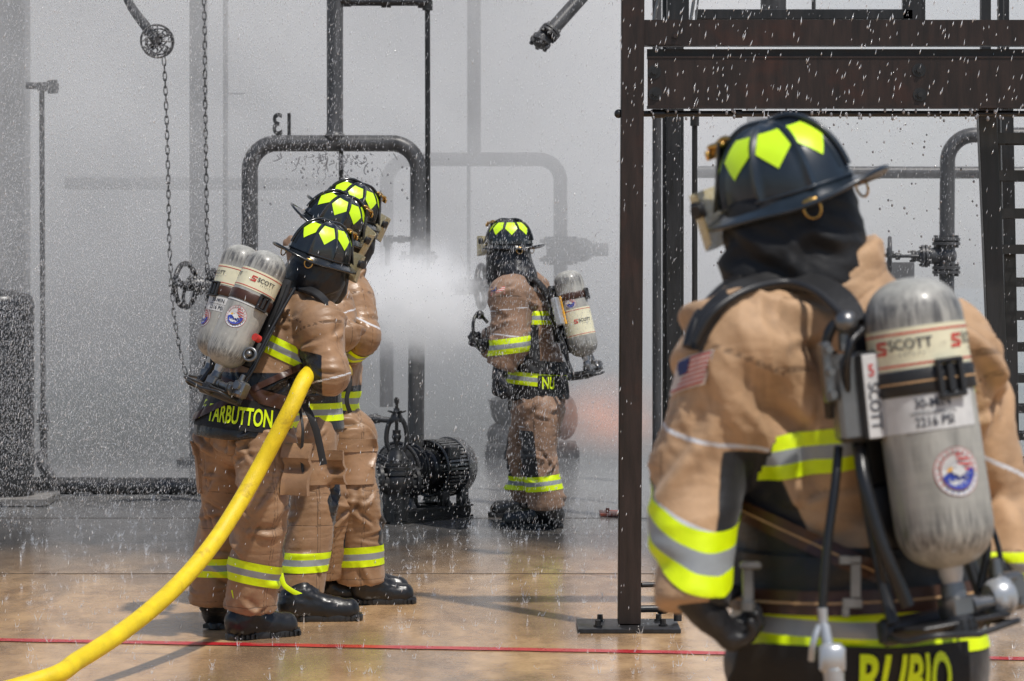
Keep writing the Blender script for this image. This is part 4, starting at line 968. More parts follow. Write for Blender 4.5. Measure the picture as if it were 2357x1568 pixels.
def person_E():
    Z = 5.39; base = Vector((W(1970,1500,Z).x, Z, 0)); root = empty('person', base, 'large foreground firefighter seen from behind, name patch RUBIO on the coat hem', 'person', 'firefighters in tan turnout gear')
    bf = Vector((-.5,.87,0)); rt = Vector((.87,.5,0))
    J = dict(root=root, bf=bf, pelvis=W(1985,1560,5.42), waist=W(1972,1310,5.42), chest=W(1950,930,5.42), neck=W(1935,700,5.42), ctop=W(1925,600,5.42), head=W(1815,480,5.42),
             hf=(-.88,.42,-.2), hu=(-.2,-.1,.97), shl=W(1712,795,5.28), shr=W(2165,830,5.55), ell=W(1604,1078,5.27), elr=W(2268,1130,5.62), wrl=W(1596,1392,5.19), wrr=W(2285,1325,5.50),
             hipl=W(1890,1640,5.38), hipr=W(2080,1640,5.48))
    fl = lambda x, y: Vector((x, y, 0))
    J['knl'] = Vector((J['hipl'].x-.02, 5.42, .52)); J['knr'] = Vector((J['hipr'].x+.03, 5.50, .52)); J['anl'] = Vector((J['hipl'].x-.03, 5.42, .13)); J['anr'] = Vector((J['hipr'].x+.05, 5.52, .13))
    J['hemcut'] = W(1980,1665,5.42); J['wide'] = 1.45; J['mul'] = .62
    R = dict(hem=.258, waist=.222, chest=.235, sh=.100, el=.083, wr=.063, col=.086, pw=.19, th=.135, kn=.115, an=.118, sqh=1.15)
    cp = [(INT(HL((1668,1020),(1620,1420),5.2,-1), BEL(1040,5.2)), ('al','bl')), 
          (INT(HL((1757,950),(1858,1215),5.2,1), BEL(955,5.2)), ('t',)), (BEL(1250,5.3), ('t',)),
          (Cap(W(2260,1180,5.45), W(2290,1240,5.4), .05), ('ar','br'))]
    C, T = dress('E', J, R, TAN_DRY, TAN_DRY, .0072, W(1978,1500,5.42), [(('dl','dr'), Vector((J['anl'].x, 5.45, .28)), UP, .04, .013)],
        paint(cp), piping([(W(1592,1010,5.20), (.18,-.2,1), ('al',)), (W(1575,1208,5.16), (.33,-.35,.87), ('bl','al')), (W(2290,1065,5.55), (.5,0,1), ('ar',))]), 57,
        [(('bl','al'), W(1577,1272,5.16), (.26,-.38,.87), .047, .016), (('t',), W(1900,1020,5.3), (-.17,-.1,1), .040, .013), (('t',), W(1978,1434,5.3), (.02,0,1), .046, .015), (('br',), W(2290,1302,5.5), (0,0,1), .030, .010)],
        [(W(1780,800,5.2), Vector((1,0,.25)), .17, .075, .012), (W(1650,940,5.2), Vector((1,0,.5)), .13, .07, .010), (W(1960,1180,5.2), UP, .2, .12, .008)], .008)
    garment('hood', [Cap(W(1822,440,5.42), W(1828,560,5.42), .112, .114, 'h', .05), Cap(W(1828,560,5.42), W(1850,650,5.42), .117, .130, 'h', .06), Cap(W(1760,560,5.40), W(1745,640,5.38), .065, .06, 'h', .05)], .0075, BLACK_CLOTH, root,
        fold_fn(.0045, (5,5,9), [(W(1900,560,5.3), Vector((.5,0,1)), .14, .06, .010), (W(1760,600,5.3), Vector((.4,0,1)), .10, .05, .008)], 3, .15,
        make_strokes([Cap(W(1828,570,5.42), W(1842,640,5.42), .118, .128, 'h')], 3, .008, .9, 1.2)))
    # raised rear of the coat collar
    garment('coat_collar', [Cap(W(1905,690,5.40), W(1925,585,5.42), .100, .090, 'c', .03, cuts=[(W(1930,592,5.42), (.55,-.12,.83)*1)] if False else [(W(1930,590,5.42), Vector((-.50,-.1,.85)))])], .0075, TAN_DRY, root,
        fold_fn(.005, (7,7,12), [(W(1980,650,5.35), Vector((-.3,0,1)), .1, .045, .009)], 9), blk=lambda P,g: np.full(len(P), .05), pip=lambda P,g: np.full(len(P), 1.0))
    helmet(root, hmat(base, W(1812,446,5.42), (-.84,.54,-.235), (-.20,-.10,.97)), HELM_N, .945)
    boot(root, Vector((J['anl'].x+.02, 5.36, 0)), (-.3,.9), .31, 1.05, J['anl']); boot(root, Vector((J['anr'].x-.02, 5.46, 0)), (-.2,.9), .31, 1.05, J['anr'])
    hand(root, W(1602,1378,5.19), (.60,.30,-.72), (.6,-.1,.6), 1.05, 1.02, side=-1); hand(root, W(2285,1330,5.5), (-.2,.5,-.8), (-.8,.1,0), .8, 1.1)
    pass
    # sleeve flag
    Fd = Decal(C.bvh, W(1568,850,5.16), (.93,-.35,.10), (.14,.1,1), .16, .12, 10, 8, 2)
    mb = MB(); hw, hh = .040, .027; sk = .008; P2 = lambda x, y: (x+sk*y/hh*.8, y+x*.10)
    def grid(x0,x1,y0,y1,l,mi):
        for a in range(4): Fd.poly(mb, [P2(x0+(x1-x0)*a/4,y0), P2(x0+(x1-x0)*(a+1)/4,y0), P2(x0+(x1-x0)*(a+1)/4,y1), P2(x0+(x1-x0)*a/4,y1)], l, mi)
    grid(-hw-.004, hw+.004, -hh-.004, hh+.004, .006, 3)
    for i in range(13): grid(-hw, hw, -hh+2*hh*i/13, -hh+2*hh*(i+1)/13, .010, i % 2)
    grid(-hw, -.006, -.001, hh, .0125, 2); mb.build('flag_patch', [FLAGR, FLAGW, FLAGB, FLAGW], C.o, None)
    # belts
    band(C, ('t',), W(1970,1318,5.42), (.0,0,1), .050, -1, C.o, 'waist_belt', [WEBBING, WEBBING], .012)
    bb = band(C, ('t',), W(1970,1352,5.42), (-.03,0,1), .022, -1, C.o, 'waist_strap', [LEATHER, LEATHER], .020)
    band(C, ('t',), W(1970,1352,5.42), (-.03,0,1), .0022, -1, bb, 'strap_stitching', [TANLINE, TANLINE], .0225)
    s2 = band(C, ('t',), W(1800,1215,5.3), (.40,0,.92), .019, -1, C.o, 'side_strap', [LEATHER, LEATHER], .014, lambda V: (V[:,1] < 5.5) & (V[:,0] < W(2040,0,5.3).x))
    band(C, ('t',), W(1800,1215,5.3), (.40,0,.92), .0020, -1, s2, 'strap_stitching', [TANLINE, TANLINE], .0165, lambda V: (V[:,1] < 5.5) & (V[:,0] < W(2040,0,5.3).x))
    # padded yoke over the shoulders
    ny = [(-.8,-.5,.3),(-.6,-.5,.6),(-.2,-.6,.8),(0,-.6,.8),(.1,-.7,.7),(.1,-.9,.4),(.1,-1,.2)]
    strap(root, 'shoulder_strap', [W(1592,800,5.2), W(1632,725,5.2), W(1705,668,5.24), W(1800,645,5.30), W(1880,655,5.26), W(1935,690,5.20), W(1968,745,5.14)], .050, .016, ny, WEBBING, 10)
    mb = MB(); mb.tube([W(1600,790,5.17), W(1640,720,5.17), W(1720,668,5.20), W(1810,650,5.24), W(1880,672,5.20), W(1940,728,5.14)], .008, 10, smooth=8); mb.build('strap_piping', STEEL_G if False else RUBBER_D, root, 60)
    mb = MB(); mb.tube([W(1585,800,5.2), W(1607,735,5.22), W(1660,672,5.28), W(1710,640,5.34)], .013, 12, smooth=8); mb.build('face_hose', RUBBER, root, 60)
    # harness, console and hoses beside the cylinder
    mb = MB(); mb.tube([W(1958,740,5.12), W(1918,750,5.10), W(1900,800,5.10), W(1905,880,5.10), W(1912,960,5.12)], .010, 12, smooth=8)
    mb.tube([W(1985,760,5.08), W(1958,790,5.06), W(1950,840,5.06), W(1950,900,5.08)], .007, 10, smooth=8); mb.build('air_hose', RUBBER, root, 60)
    ca = W(1960,915,5.10); up = Vector((-.10,.02,1)).normalized(); yy = Vector((-.25,.97,0)).normalized(); xx = yy.cross(up).normalized(); yy = up.cross(xx)
    mb = MB(); mb.box(ca, (.066,.046,.160), x=xx, y=yy, z=up, bev=.010); con = mb.build('gauge_console', STEEL_G, root, 40)
    mb = MB(); mb.box(ca+xx*.026-yy*.028, (.040,.022,.160), x=xx, y=yy, z=up, bev=.006); mb.build('console_cover', RUBBER_D, con, 40)
    mb = MB(); cf = ca+xx*.026-yy*.0402; mb.box(cf, (.030,.003,.150), x=xx, y=yy, z=up, bev=.001); mb.build('console_label', WHITE, con, 40)
    V, Fq = text2d('SCOTT', .028, .014, .95); mk('label_lettering', [cf-yy*.003+up*(-v[0]-.018)+xx*v[1] for v in V], Fq, NAVY, con, None, None)
    V, Fq = text2d('5', .030, .014, .9); mk('label_lettering', [cf-yy*.003+up*(v[1]+.045)+xx*v[0] for v in V], Fq, REDP, con, None, None)
    mb = MB(); mb.box(ca-xx*.046+up*.05-yy*.012, (.020,.03,.11), x=xx, y=yy, z=up, bev=.005)
    for q in (-.04,0,.04): mb.cyl(ca-xx*.046+up*(.05+q)-yy*.02, ca-xx*.046+up*(.05+q)-yy*.036, .008, .007, 14)
    mb.cyl(ca+up*.085, ca+up*.125, .015, .013, 16); mb.sph(ca+up*.135-yy*.01, .022, 14); mb.build('console_fittings', ALU if False else STEEL_G, con, 45)
    mb = MB(); mb.tube([W(1930,1030,5.12), W(1922,1120,5.09), W(1905,1250,5.07), W(1893,1400,5.06), W(1892,1425,5.06)], .0085, 12, smooth=8)
    mb.tube([W(1980,1035,5.10), W(1990,1110,5.06), W(2030,1250,5.04), W(2080,1370,5.04), W(2090,1395,5.04)], .0125, 12, smooth=8); mb.build('lower_hose', RUBBER, root, 60)
    mb = MB(); mb.cyl(W(1893,1400,5.05), W(1896,1450,5.05), .009, .008, 14); mb.build('hose_ferrule', ALU, root, 50)
    mb = MB(); mb.tube([W(1898,1440,5.04), W(1905,1480,5.03), W(1912,1500,5.03)], .010, 10, smooth=5); mb.tube([W(1885,1440,5.04), W(1872,1480,5.03), W(1868,1520,5.04)], .006, 8, smooth=5)
    mb.box(W(1915,1516,5.02), (.046,.030,.054), bev=.008); mb.cyl(W(1918,1540,5.02), W(1922,1590,5.02), .019, .017, 18); mb.build('tag_clip', [ALU], root, 45)
    # silver frame bracket and buckle post
    mb = MB(); q = W(1962,1345,5.08)
    for c, sz in (((-.004,0,.043),(.040,.005,.018)),((.006,0,.008),(.019,.005,.066)),((.000,0,-.034),(.036,.005,.020)),((-.012,0,-.050),(.014,.005,.018))): mb.box(q+Vector(c), sz, bev=.003)
    mb.build('frame_bracket', STEEL_G, root, 40)
    mb = MB(); mb.box(W(1722,1350,5.10), (.020,.02,.075), bev=.005); mb.box(W(1728,1302,5.09), (.038,.022,.014), bev=.004); mb.cyl(W(1722,1385,5.09), W(1722,1405,5.09), .013, .013, 14); mb.build('belt_buckle', STEEL_G, root, 40)
    name_panel(root, C, W(2085,1590,5.10), (.87,.49,.0), (0,0,1), .40, .135, 'RUBIO', .120, .50, .026, .058, .006, .014)
    p, M = air_pack(W(2138,972,5.105), (-.135,.07,.99), bf, 'large scuffed grey air cylinder on the foreground firefighter, black strap and white test label', dict(label=(.098,.172), logos=(-1.0,.62), strap=(.052,.096), buckle=-.12, emblem=(-.22,-.092), er=.044, spec=(-.66,.018), strapmat=WEBBING, line=True, bright=True))
    mb = MB(); mb.lathe((.085,.01,-.33), (1,-.2,.1), [(0,.001),(0,.026),(.01,.033),(.035,.034),(.045,.026),(.047,.001)], 24); mb.build('chrome_knob', ALU, p, 50, local=True)
    return root
# ------------------------------------------------------------------ hose
def hose():
    base = Vector((W(560,1130,11.9).x, 11.5, 0))
    pts = [W(800,870,13.6), W(790,850,13.1), W(762,840,12.6), W(730,848,12.14), W(702,872,11.90), W(672,935,11.82), W(640,997,11.80), W(600,1072,11.78), W(553,1155,11.70), W(495,1245,11.55), W(425,1330,11.35), W(345,1405,11.1), W(262,1468,10.85), W(180,1520,10.6), W(105,1562,10.4)]
    e = pts[-1]; pts += [Vector((e.x-.35, e.y-.25, e.z-.06)), Vector((e.x-.8, e.y-.6, .045)), Vector((e.x-1.3, e.y-1.2, .042)), Vector((e.x-1.6, e.y-2.2, .042))]
    mb = MB(); mb.tube(pts, .035, 28, smooth=14)
    o = mb.build('fire_hose', HOSE, None, 60, origin=base); tag(o, 'thick yellow fire hose running from under a handler\'s arm down to the ground', 'hose')
# ------------------------------------------------------------------ setting: ground, marking, haze
def ground_mat():
    m = bpy.data.materials.new('wet_stained_shaded_concrete'); N = NT(nodes(m))
    tc = N.n('ShaderNodeTexCoord').outputs['Object']; sx = N.n('ShaderNodeSeparateXYZ', None, Vector=tc); y = sx.outputs[1]
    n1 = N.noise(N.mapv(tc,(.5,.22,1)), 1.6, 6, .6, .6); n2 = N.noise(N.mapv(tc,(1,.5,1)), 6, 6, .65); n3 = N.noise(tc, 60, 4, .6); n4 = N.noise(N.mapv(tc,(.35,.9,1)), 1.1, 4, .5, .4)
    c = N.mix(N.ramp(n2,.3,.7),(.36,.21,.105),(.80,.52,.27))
    c = N.mix(N.math('MULTIPLY',N.ramp(n1,.45,.6),.72), c, (.15,.10,.065))  # dark wet patches, also painting in shadows of steelwork out of view
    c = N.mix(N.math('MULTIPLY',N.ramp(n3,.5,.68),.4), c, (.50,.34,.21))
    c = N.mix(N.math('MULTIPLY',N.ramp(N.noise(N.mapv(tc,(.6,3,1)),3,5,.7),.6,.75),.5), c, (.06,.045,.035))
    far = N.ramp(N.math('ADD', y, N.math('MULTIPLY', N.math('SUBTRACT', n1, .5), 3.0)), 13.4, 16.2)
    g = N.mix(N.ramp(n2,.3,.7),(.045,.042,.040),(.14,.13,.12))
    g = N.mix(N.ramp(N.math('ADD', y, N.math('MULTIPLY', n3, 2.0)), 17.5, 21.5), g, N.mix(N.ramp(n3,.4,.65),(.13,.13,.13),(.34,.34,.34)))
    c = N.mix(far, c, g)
    r = N.math('ADD', N.math('MULTIPLY', N.ramp(n1,.35,.65), .10), .05)
    r = N.math('ADD', r, N.math('MULTIPLY', n3, .10))
    b = N.n('ShaderNodeBsdfPrincipled', None, Base_Color=c, Roughness=r)
    rip = N.noise(N.mapv(tc,(1,1.5,1)), 22, 3, .5, .8); drops = N.n('ShaderNodeTexVoronoi', None, Vector=N.mapv(tc,(1,1,1)), Scale=16.0).outputs[0]
    ring = N.math('MULTIPLY', N.math('SINE', N.math('MULTIPLY', drops, 40.0)), N.ramp(drops,.35,.0))
    h = N.math('ADD', N.math('MULTIPLY', rip, .6), N.math('MULTIPLY', ring, N.math('ADD', .08, N.math('MULTIPLY', far, .25))))
    h = N.math('ADD', h, N.math('MULTIPLY', n3, .25))
    N.nt.links.new(N.bump(h, .20, .008), b.inputs['Normal']); N.out(b.outputs[0]); return m
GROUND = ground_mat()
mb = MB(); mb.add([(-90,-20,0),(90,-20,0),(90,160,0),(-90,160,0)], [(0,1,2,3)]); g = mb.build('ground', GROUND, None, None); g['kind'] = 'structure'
RED_L = mat('red_line_paint', (.52,.025,.03), .28, bump=.3, bs=30, var=.25, vs=5, dirt=(.34,.17,.10,.56), stretch=(1,1,1))
z0, z1 = GZ(1474.5), GZ(1518); xa, xb = W(-200,0,z0).x, W(2600,0,z1).x; sl = (z1-z0)/(W(2357,0,z1).x-W(0,0,z0).x)
mb = MB(); V = []
for i in range(61):
    x = xa+(xb-xa)*i/60; yy = z0+(x-W(0,0,z0).x)*sl; V += [(x, yy-.045+.004*math.sin(i*1.7), .004), (x, yy+.045+.004*math.sin(i*2.3), .004)]
mb.add(V, [(2*i, 2*i+2, 2*i+3, 2*i+1) for i in range(60)]); o = mb.build('painted_line', RED_L, None, None); tag(o, 'thin red line painted across the wet concrete', 'painted line', kind='structure')
JOINT = mat('dark_joint', (.05,.035,.025), .3, bump=0)
mb = MB()
for v in (1321, 1193): zz = GZ(v); mb.box((0, zz, .0015), (16, .006, .002))
o = mb.build('concrete_joints', JOINT, None, None); o['kind'] = 'structure'
mb = MB(); zz = GZ(1186); mb.box((W(1420,0,zz).x, zz, .012), (.22, .25, .02), bev=.004); mb.cyl((W(1398,0,zz).x, zz-.05, .02),(W(1398,0,zz).x, zz-.05,.05), .012)
o = mb.build('floor_plate', mat('rusty_red_plate',(.22,.05,.03),.4), None, 40); tag(o, 'small rusty floor plate left of the steel post foot', 'floor plate')
# spray and steam volumes
def fog_mat(name, dens, anis=.0, col=(.945,.945,.95), ball=None, emis=0.0, ecol=(1,1,1), noise=1.2, span=None, xg=True):
    m = bpy.data.materials.new(name); N = NT(nodes(m)); tc = N.n('ShaderNodeTexCoord').outputs['Object']
    n1 = N.noise(tc, noise, 3, .55)
    d = N.math('ADD', N.math('MULTIPLY', N.ramp(n1,.3,.72), .9), .45)
    if ball:
        ln = N.n('ShaderNodeVectorMath', {'operation':'LENGTH'}, _0=tc).outputs['Value']
        w = N.noise(tc, 5.0 if ball == 1 else 2.0, 4, .6); ln = N.math('ADD', ln, N.math('MULTIPLY', N.math('SUBTRACT', w, .5), 1.15))
        fall = N.ramp(ln, 1.0, .15); d = N.math('MULTIPLY', N.math('MULTIPLY', fall, fall), dens)
    else:
        sx = N.n('ShaderNodeSeparateXYZ', None, Vector=tc)
        k = N.ramp(sx.outputs[0], 2.6, 1.0); kl = N.ramp(sx.outputs[0], -3.6, -1.6)
        d = N.math('MULTIPLY', d, N.math('ADD', dens*.20, N.math('MULTIPLY', k, dens*.80)))
    if not ball:
        y_ = sx.outputs[1]; d = N.math('MULTIPLY', d, N.math('ADD', .035, N.math('ADD', N.math('MULTIPLY', N.ramp(y_, -7.5, -1.5), .20), N.math('MULTIPLY', N.ramp(y_, -9.7, -5.5), N.math('MULTIPLY', N.ramp(N.math('ADD', sx.outputs[2], N.math('MULTIPLY', N.math('SUBTRACT', N.noise(tc, .8, 3), .5), 1.6)), -6.5, -5.0), .80)))))
        big = N.noise(tc, .42, 5, .62, 1.2); lf = N.ramp(sx.outputs[0], -2.6, .6); tp = N.ramp(sx.outputs[2], -6.6, -4.2)
        q = N.math('ADD', N.math('MULTIPLY', N.ramp(big, .42, .58), .55), N.math('MULTIPLY', N.math('MAXIMUM', lf, N.math('MULTIPLY', tp, .8)), .45))
        cc = N.mix(q, (.72,.72,.735), (.970,.970,.975))  # shading painted into the mist colour: blotchy, darker low on the left
        pv = N.n('ShaderNodeVolumePrincipled', None, Color=cc, Density=d, Anisotropy=anis)
        emq = N.math('ADD', .10, N.math('MULTIPLY', q, 1.0))  # mist glow follows the same painted shading
    else:
        pv = N.n('ShaderNodeVolumePrincipled', None, Color=tuple(col)+(1,), Density=d, Anisotropy=anis); emq = 1.0
    if emis: pv.inputs['Emission Strength'].default_value = 0; N.nt.links.new(N.math('MULTIPLY', N.math('MULTIPLY', d, emis/max(dens,1e-4)), N.ramp(N.n('ShaderNodeSeparateXYZ', None, Vector=tc).outputs[2], *((-8.5,-2.5) if not ball else (-9,-8)))), pv.inputs['Emission Strength']) if ball else N.nt.links.new(N.math('MULTIPLY', N.math('MULTIPLY', d, emis/max(dens,1e-4)), emq), pv.inputs['Emission Strength']); pv.inputs['Emission Color'].default_value = tuple(ecol)+(1,)
    N.out(pv.outputs[0], vol=True); return m
FOGD, FOG_GLOW = .80, .100  # density, and a self-glow added in place of multiple scattering
mb = MB(); mb.box((0, 0, 0), (34, 19.5, 14)); o = mb.build('water_mist', fog_mat('glowing_drifting_mist', FOGD, .15, emis=FOG_GLOW), None, None); o.location = (0, 29.3, 6.9)
tag(o, 'pale drifting bank of water mist filling the air behind the pipework', 'mist', kind='stuff')
c = W(955,695,17.95); mb = MB(); mb.sph((0,0,0), 1.0, 24); o = mb.build('water_mist', fog_mat('glowing_dense_white_mist', 13.0, .1, ball=1, noise=5, emis=1.2), None, None); o.location = c; o.scale = (.58,.45,.46)  # emission added to the burst, whitening it beyond the sunlight it scatters
tag(o, 'dense white burst of mist around the middle of the pump pipe', 'mist', kind='stuff')
c = W(900,668,17.95); mb = MB(); mb.sph((0,0,0), 1.0, 24); o = mb.build('water_mist', fog_mat('glowing_thin_white_mist', 2.6, .1, ball=2, noise=4, emis=.30), None, None); o.location = c; o.scale = (.86,.40,.62)  # veil gets a weak added glow too
tag(o, 'thin veil of mist around the dense burst in front of the pipe loop', 'mist', kind='stuff')
c = W(1400,960,19.0); mb = MB(); mb.sph((0,0,0), 1.0, 24); o = mb.build('fire_glow', fog_mat('orange_fire_glow', 1.4, 0, (1,.62,.45), ball=2, emis=.75, ecol=(1,.38,.22)), None, None); o.location = c; o.scale = (.55,.3,.36)
tag(o, 'faint orange glow of flames in the mist low beside the brown post', 'fire', kind='stuff')
# ------------------------------------------------------------------ steel stair tower on the right
ZF = 12.5
def tower():
    base = Vector((W(1448,0,ZF).x, ZF, 0)); root = empty('steel_tower', base, 'dark brown steel stair tower with bolted beams framing the right side', 'steel tower')
    pf = W(1448,1442,ZF); pt = W(1457,-120,ZF); ax = (pt-Vector((pf.x,ZF,0))).normalized(); L = (pt-pf).length+.1
    mb = MB(); w = .050*2; b0 = Vector((pf.x, ZF, .02)); mb.box(b0+ax*(L/2), (w, w, L), z=ax, x=(1,0,-ax.x/ax.z), bev=.006); mb.build('post', FRAME, root, 40)
    mb = MB(); zc = ZF; x = pf.x-.005; mb.box((x, ZF-.0, .010), (.445,.36,.020), bev=.003)
    pl = mb.build('base_plate', DARK, root, 40)
    for sx, sy in ((-.12,.09),(-.135,-.11),(.15,-.08),(.14,.1)): mb = MB(); mb.bolt((x+sx, ZF+sy, .02), UP, .013, .03); mb.build('anchor_bolt', DARK, pl, 30)
    mb = MB(); mb.cyl((x+.05,ZF,.085),(x+.22,ZF+.02,.085),.016,seg=12); mb.cyl((x+.14,ZF,.085),(x+.165,ZF+.02,.085),.024,seg=12); mb.cyl((x+.22,ZF+.02,.03),(x+.22,ZF+.02,.14),.018); mb.cyl((x+.06,ZF,.19),(x+.13,ZF+.02,.19),.011,seg=12); mb.build('drain_pipe', DARK, root, 50)
    # upper channel beam and main beam with flanges
    x0, x1 = W(1480,0,ZF).x, W(2600,0,ZF).x; xm = (x0+x1)/2; Lx = x1-x0
    zt, zb = W(0,46,ZF).z, W(0,105,ZF).z
    mb = MB(); mb.box((xm, ZF+.0, (zt+zb)/2), (Lx,.012,zt-zb)); mb.box((xm, ZF+.045, zt-.006), (Lx,.08,.012)); mb.box((xm, ZF+.045, zb+.006), (Lx,.08,.012)); u = mb.build('upper_beam', FRAME, root, 30)
    mb = MB(); mb.box((x0+.075, ZF-.012, (zt+zb)/2), (.17,.011,zt-zb-.004)); mb.bolt((x0+.14, ZF-.018, zb+.04), (0,-1,0), .011, .012); mb.build('splice_plate', FRAME, u, 30)
    zt, zm, zb = W(0,111,ZF).z, W(0,131,ZF).z, W(0,250,ZF).z; xs = W(1487,0,ZF).x
    mb = MB(); mb.box((xm+.01, ZF+.06, (zt+zm)/2), (Lx-.02,.012,zt-zm)); mb.box((xm+.01, ZF-.0, (zm+zb)/2), (Lx-.02,.012,zm-zb-.004)); mb.box((xm+.01, ZF+.035, zm-.002), (Lx-.02,.09,.008)); mb.box((xm+.01, ZF+.035, zb+.008), (Lx-.02,.09,.012)); mbm = mb.build('main_beam', FRAME, root, 30)
    for (u_, v_) in ((1506,166),(1508,216),(2115,162),(2117,218)):
        mb = MB(); mb.lathe(W(u_,v_,ZF-.006), (0,-1,0), [(0,.030),(.004,.030),(.004,.001)], 24); mb.bolt(W(u_,v_,ZF-.010), (0,-1,0), .013, .014); mb.build('bolt', DARK, root, 30)
    mb = MB(); mb.cyl(W(1422,262,ZF+.05), W(2600,262,ZF+.05), .0135, seg=14); mb.sph(W(1424,262,ZF-.02), .020, 12); mb.cyl(W(1500,262,ZF+.03), W(1530,262,ZF+.03), .019, seg=14); mb.cyl(W(1690,262,ZF+.03), W(1708,262,ZF+.03), .019, seg=14); mb.build('rail_pipe', DARK, root, 50)
    # rear posts, thin riser
    mb = MB(); p0, p1 = W(1549,0,17.5), W(1549,0,17.5); mb.box((p0.x, 17.5, 2.2), (.045*2, .14, 4.6), bev=.006); mb.box((p0.x-.055, 17.5, 2.2), (.02,.05,4.6)); mb.box((p0.x+.055, 17.5, 2.2), (.02,.05,4.6)); mb.build('rear_post', DARK, root, 40)
    mb = MB(); mb.cyl(Vector((W(1512,0,18.6).x,18.6,.3)), Vector((W(1512,0,18.6).x,18.6,4.6)), .030, seg=14); mb.build('riser_pipe', PALE, root, 50)
    mb = MB(); mb.cyl(Vector((W(1599,0,14).x,14,.5)), Vector((W(1599,0,14).x,14,W(0,262,14).z+.05)), .014, seg=12); mb.cyl(W(1599,290,14), W(1599,245,14), .022, seg=12); mb.build('riser_pipe', DARK, root, 50)
    # upper guard frame behind the beams
    z = 15.5; mb = MB(); a, b = W(1600,34,z), W(2100,34,z); mb.box((a+b)/2, (b.x-a.x,.05,.056), bev=.004); c = W(2098,0,z); mb.box((c.x, z, c.z+.35), (.10,.05,.95), bev=.004); mb.box((W(2125,0,z).x, z+.02, c.z+.3), (.022,.05,.95)); mb.build('guard_frame', DARK, root, 40)
    mb = MB(); mb.box(Vector((W(1560,0,14.5).x,14.5,W(0,-60,14.5).z)), (.11,.08,.5)); mb.build('guard_post', DARK, root, 40)
    mb = MB()
    for u0, u1 in ((1528,1502),(1606,1588),(1614,1600)): mb.cyl(W(u0,-60,13.6), W(u1,60,13.6), .0045 if u1 > 1595 else .008, seg=8)
    mb.build('sloping_rail', STEEL_G, root, 50)
    for u_ in (2268, 2302, 2316):
        mb = MB(); mb.box(Vector((W(u_,0,13.4).x,13.4,W(0,-20,13.4).z)), (.045 if u_ == 2268 else .02,.05,.55)); mb.build('guard_post', DARK, root, 40)
    mb = MB(); mb.box(Vector((W(1780,0,19.5).x,19.5,W(0,-40,19.5).z)), (.17,.06,.62)); mb.build('far_post', PALE, root, 40); mb = MB(); mb.cyl(W(1873,-60,19), W(1873,48,19), .014, seg=12); mb.build('far_post', PALE, root, 40)
    # stair: stringers and treads running down and away
    zs = [12.9+i*.50 for i in range(13)]; H = lambda z: W(0,318,12.9).z-.172*(z-12.9)/.50*1.0
    vs = [318,404,491,574,650,727,800,872,942,1005,1065,1122,1176]
    P = []
    for i, v in enumerate(vs):
        z = zs[i]; P.append(W(0, v, z))
    s = empty('steel_stair', (W(2280,0,13).x, 13.0, 0), 'dark steel stair with open grated treads at the right edge', 'stair')
    def lean(u0, v0, u1, v1, z, wu, name, m, th=.05):
        a, b = W(u0, v0, z), W(u1, v1, z); d = (a-b).normalized(); mb = MB(); mb.box((a+b)/2, (wu,th,(a-b).length), x=(d.z,0,-d.x), z=d, bev=.004); mb.build(name, m, s, 40)
    lean(2270,250,2316,1350,12.85,.082,'stringer',DARK,.07); lean(2297,250,2312,1050,13.5,.014,'brace',DARK,.04); lean(2317,250,2330,1000,14.6,.062,'rear_stringer',DARK,.05); lean(2303,500,2310,900,13.9,.010,'brace',STEEL_G,.02)
    for i, v in enumerate(vs[:12]):
        z = zs[i]; a = W(2292+i*3.0, v, z); x1 = a.x+1.0; mb = MB(); 
        mb.box(((a.x+x1)/2, z, a.z), (x1-a.x, .012, .048)); mb.box(((a.x+x1)/2, z+.22, a.z), (x1-a.x, .012, .048))
        for k in range(1,7): mb.box(((a.x+x1)/2, z+.22*k/7, a.z+.012), (x1-a.x,.005,.012))
        for k in range(26): xx_ = a.x+.02+(x1-a.x-.04)*k/25; mb.box((xx_, z+.11, a.z+.013), (.005,.205,.010))
        mb.build('tread', DARK, s, 30)
tower()
# ------------------------------------------------------------------ pipework
def flange(mb, c, d, R, th, nb=8, r=.012):
    x, y, d = frame(d); c = Vector(c); mb.lathe(c-d*th/2, d, [(0,.001),(0,R*.97),(th*.1,R),(th*.9,R),(th,R*.97),(th,.001)], 28)
    for i in range(nb): a = 2*PI*(i+.5)/nb; p = c+x*math.cos(a)*R*.8+y*math.sin(a)*R*.8; mb.cyl(p-d*(th*.5+r*1.6), p+d*(th*.5+r*1.6), r, seg=6)
def corner(a, b, c, r, n=10):
    a, b, c = Vector(a), Vector(b), Vector(c); u = (a-b).normalized(); w = (c-b).normalized(); o = b+u*r+w*r
    return [o-w*r*math.cos(t)-u*r*math.sin(t) for t in [PI/2*i/n for i in range(n+1)]]
def wheel(root, c, ax, R, m, name='handwheel', sp=3):
    mb = MB(); x, y, d = frame(ax); c = Vector(c); mb.torus(c, ax, R, R*.13, 36, 10)
    for i in range(sp): a = 2*PI*(i+.25)/sp; e = x*math.cos(a)+y*math.sin(a); mb.tube([c+e*R*.1, c+e*R*.55+d*R*.12, c+e*R*.95], R*.085, 8, smooth=4)
    mb.cyl(c-d*R*.25, c+d*R*.2, R*.22, R*.2, 16); mb.cyl(c-d*R*.7, c+d*R*.5, R*.07, seg=10); return mb.build(name, m, root, 50)
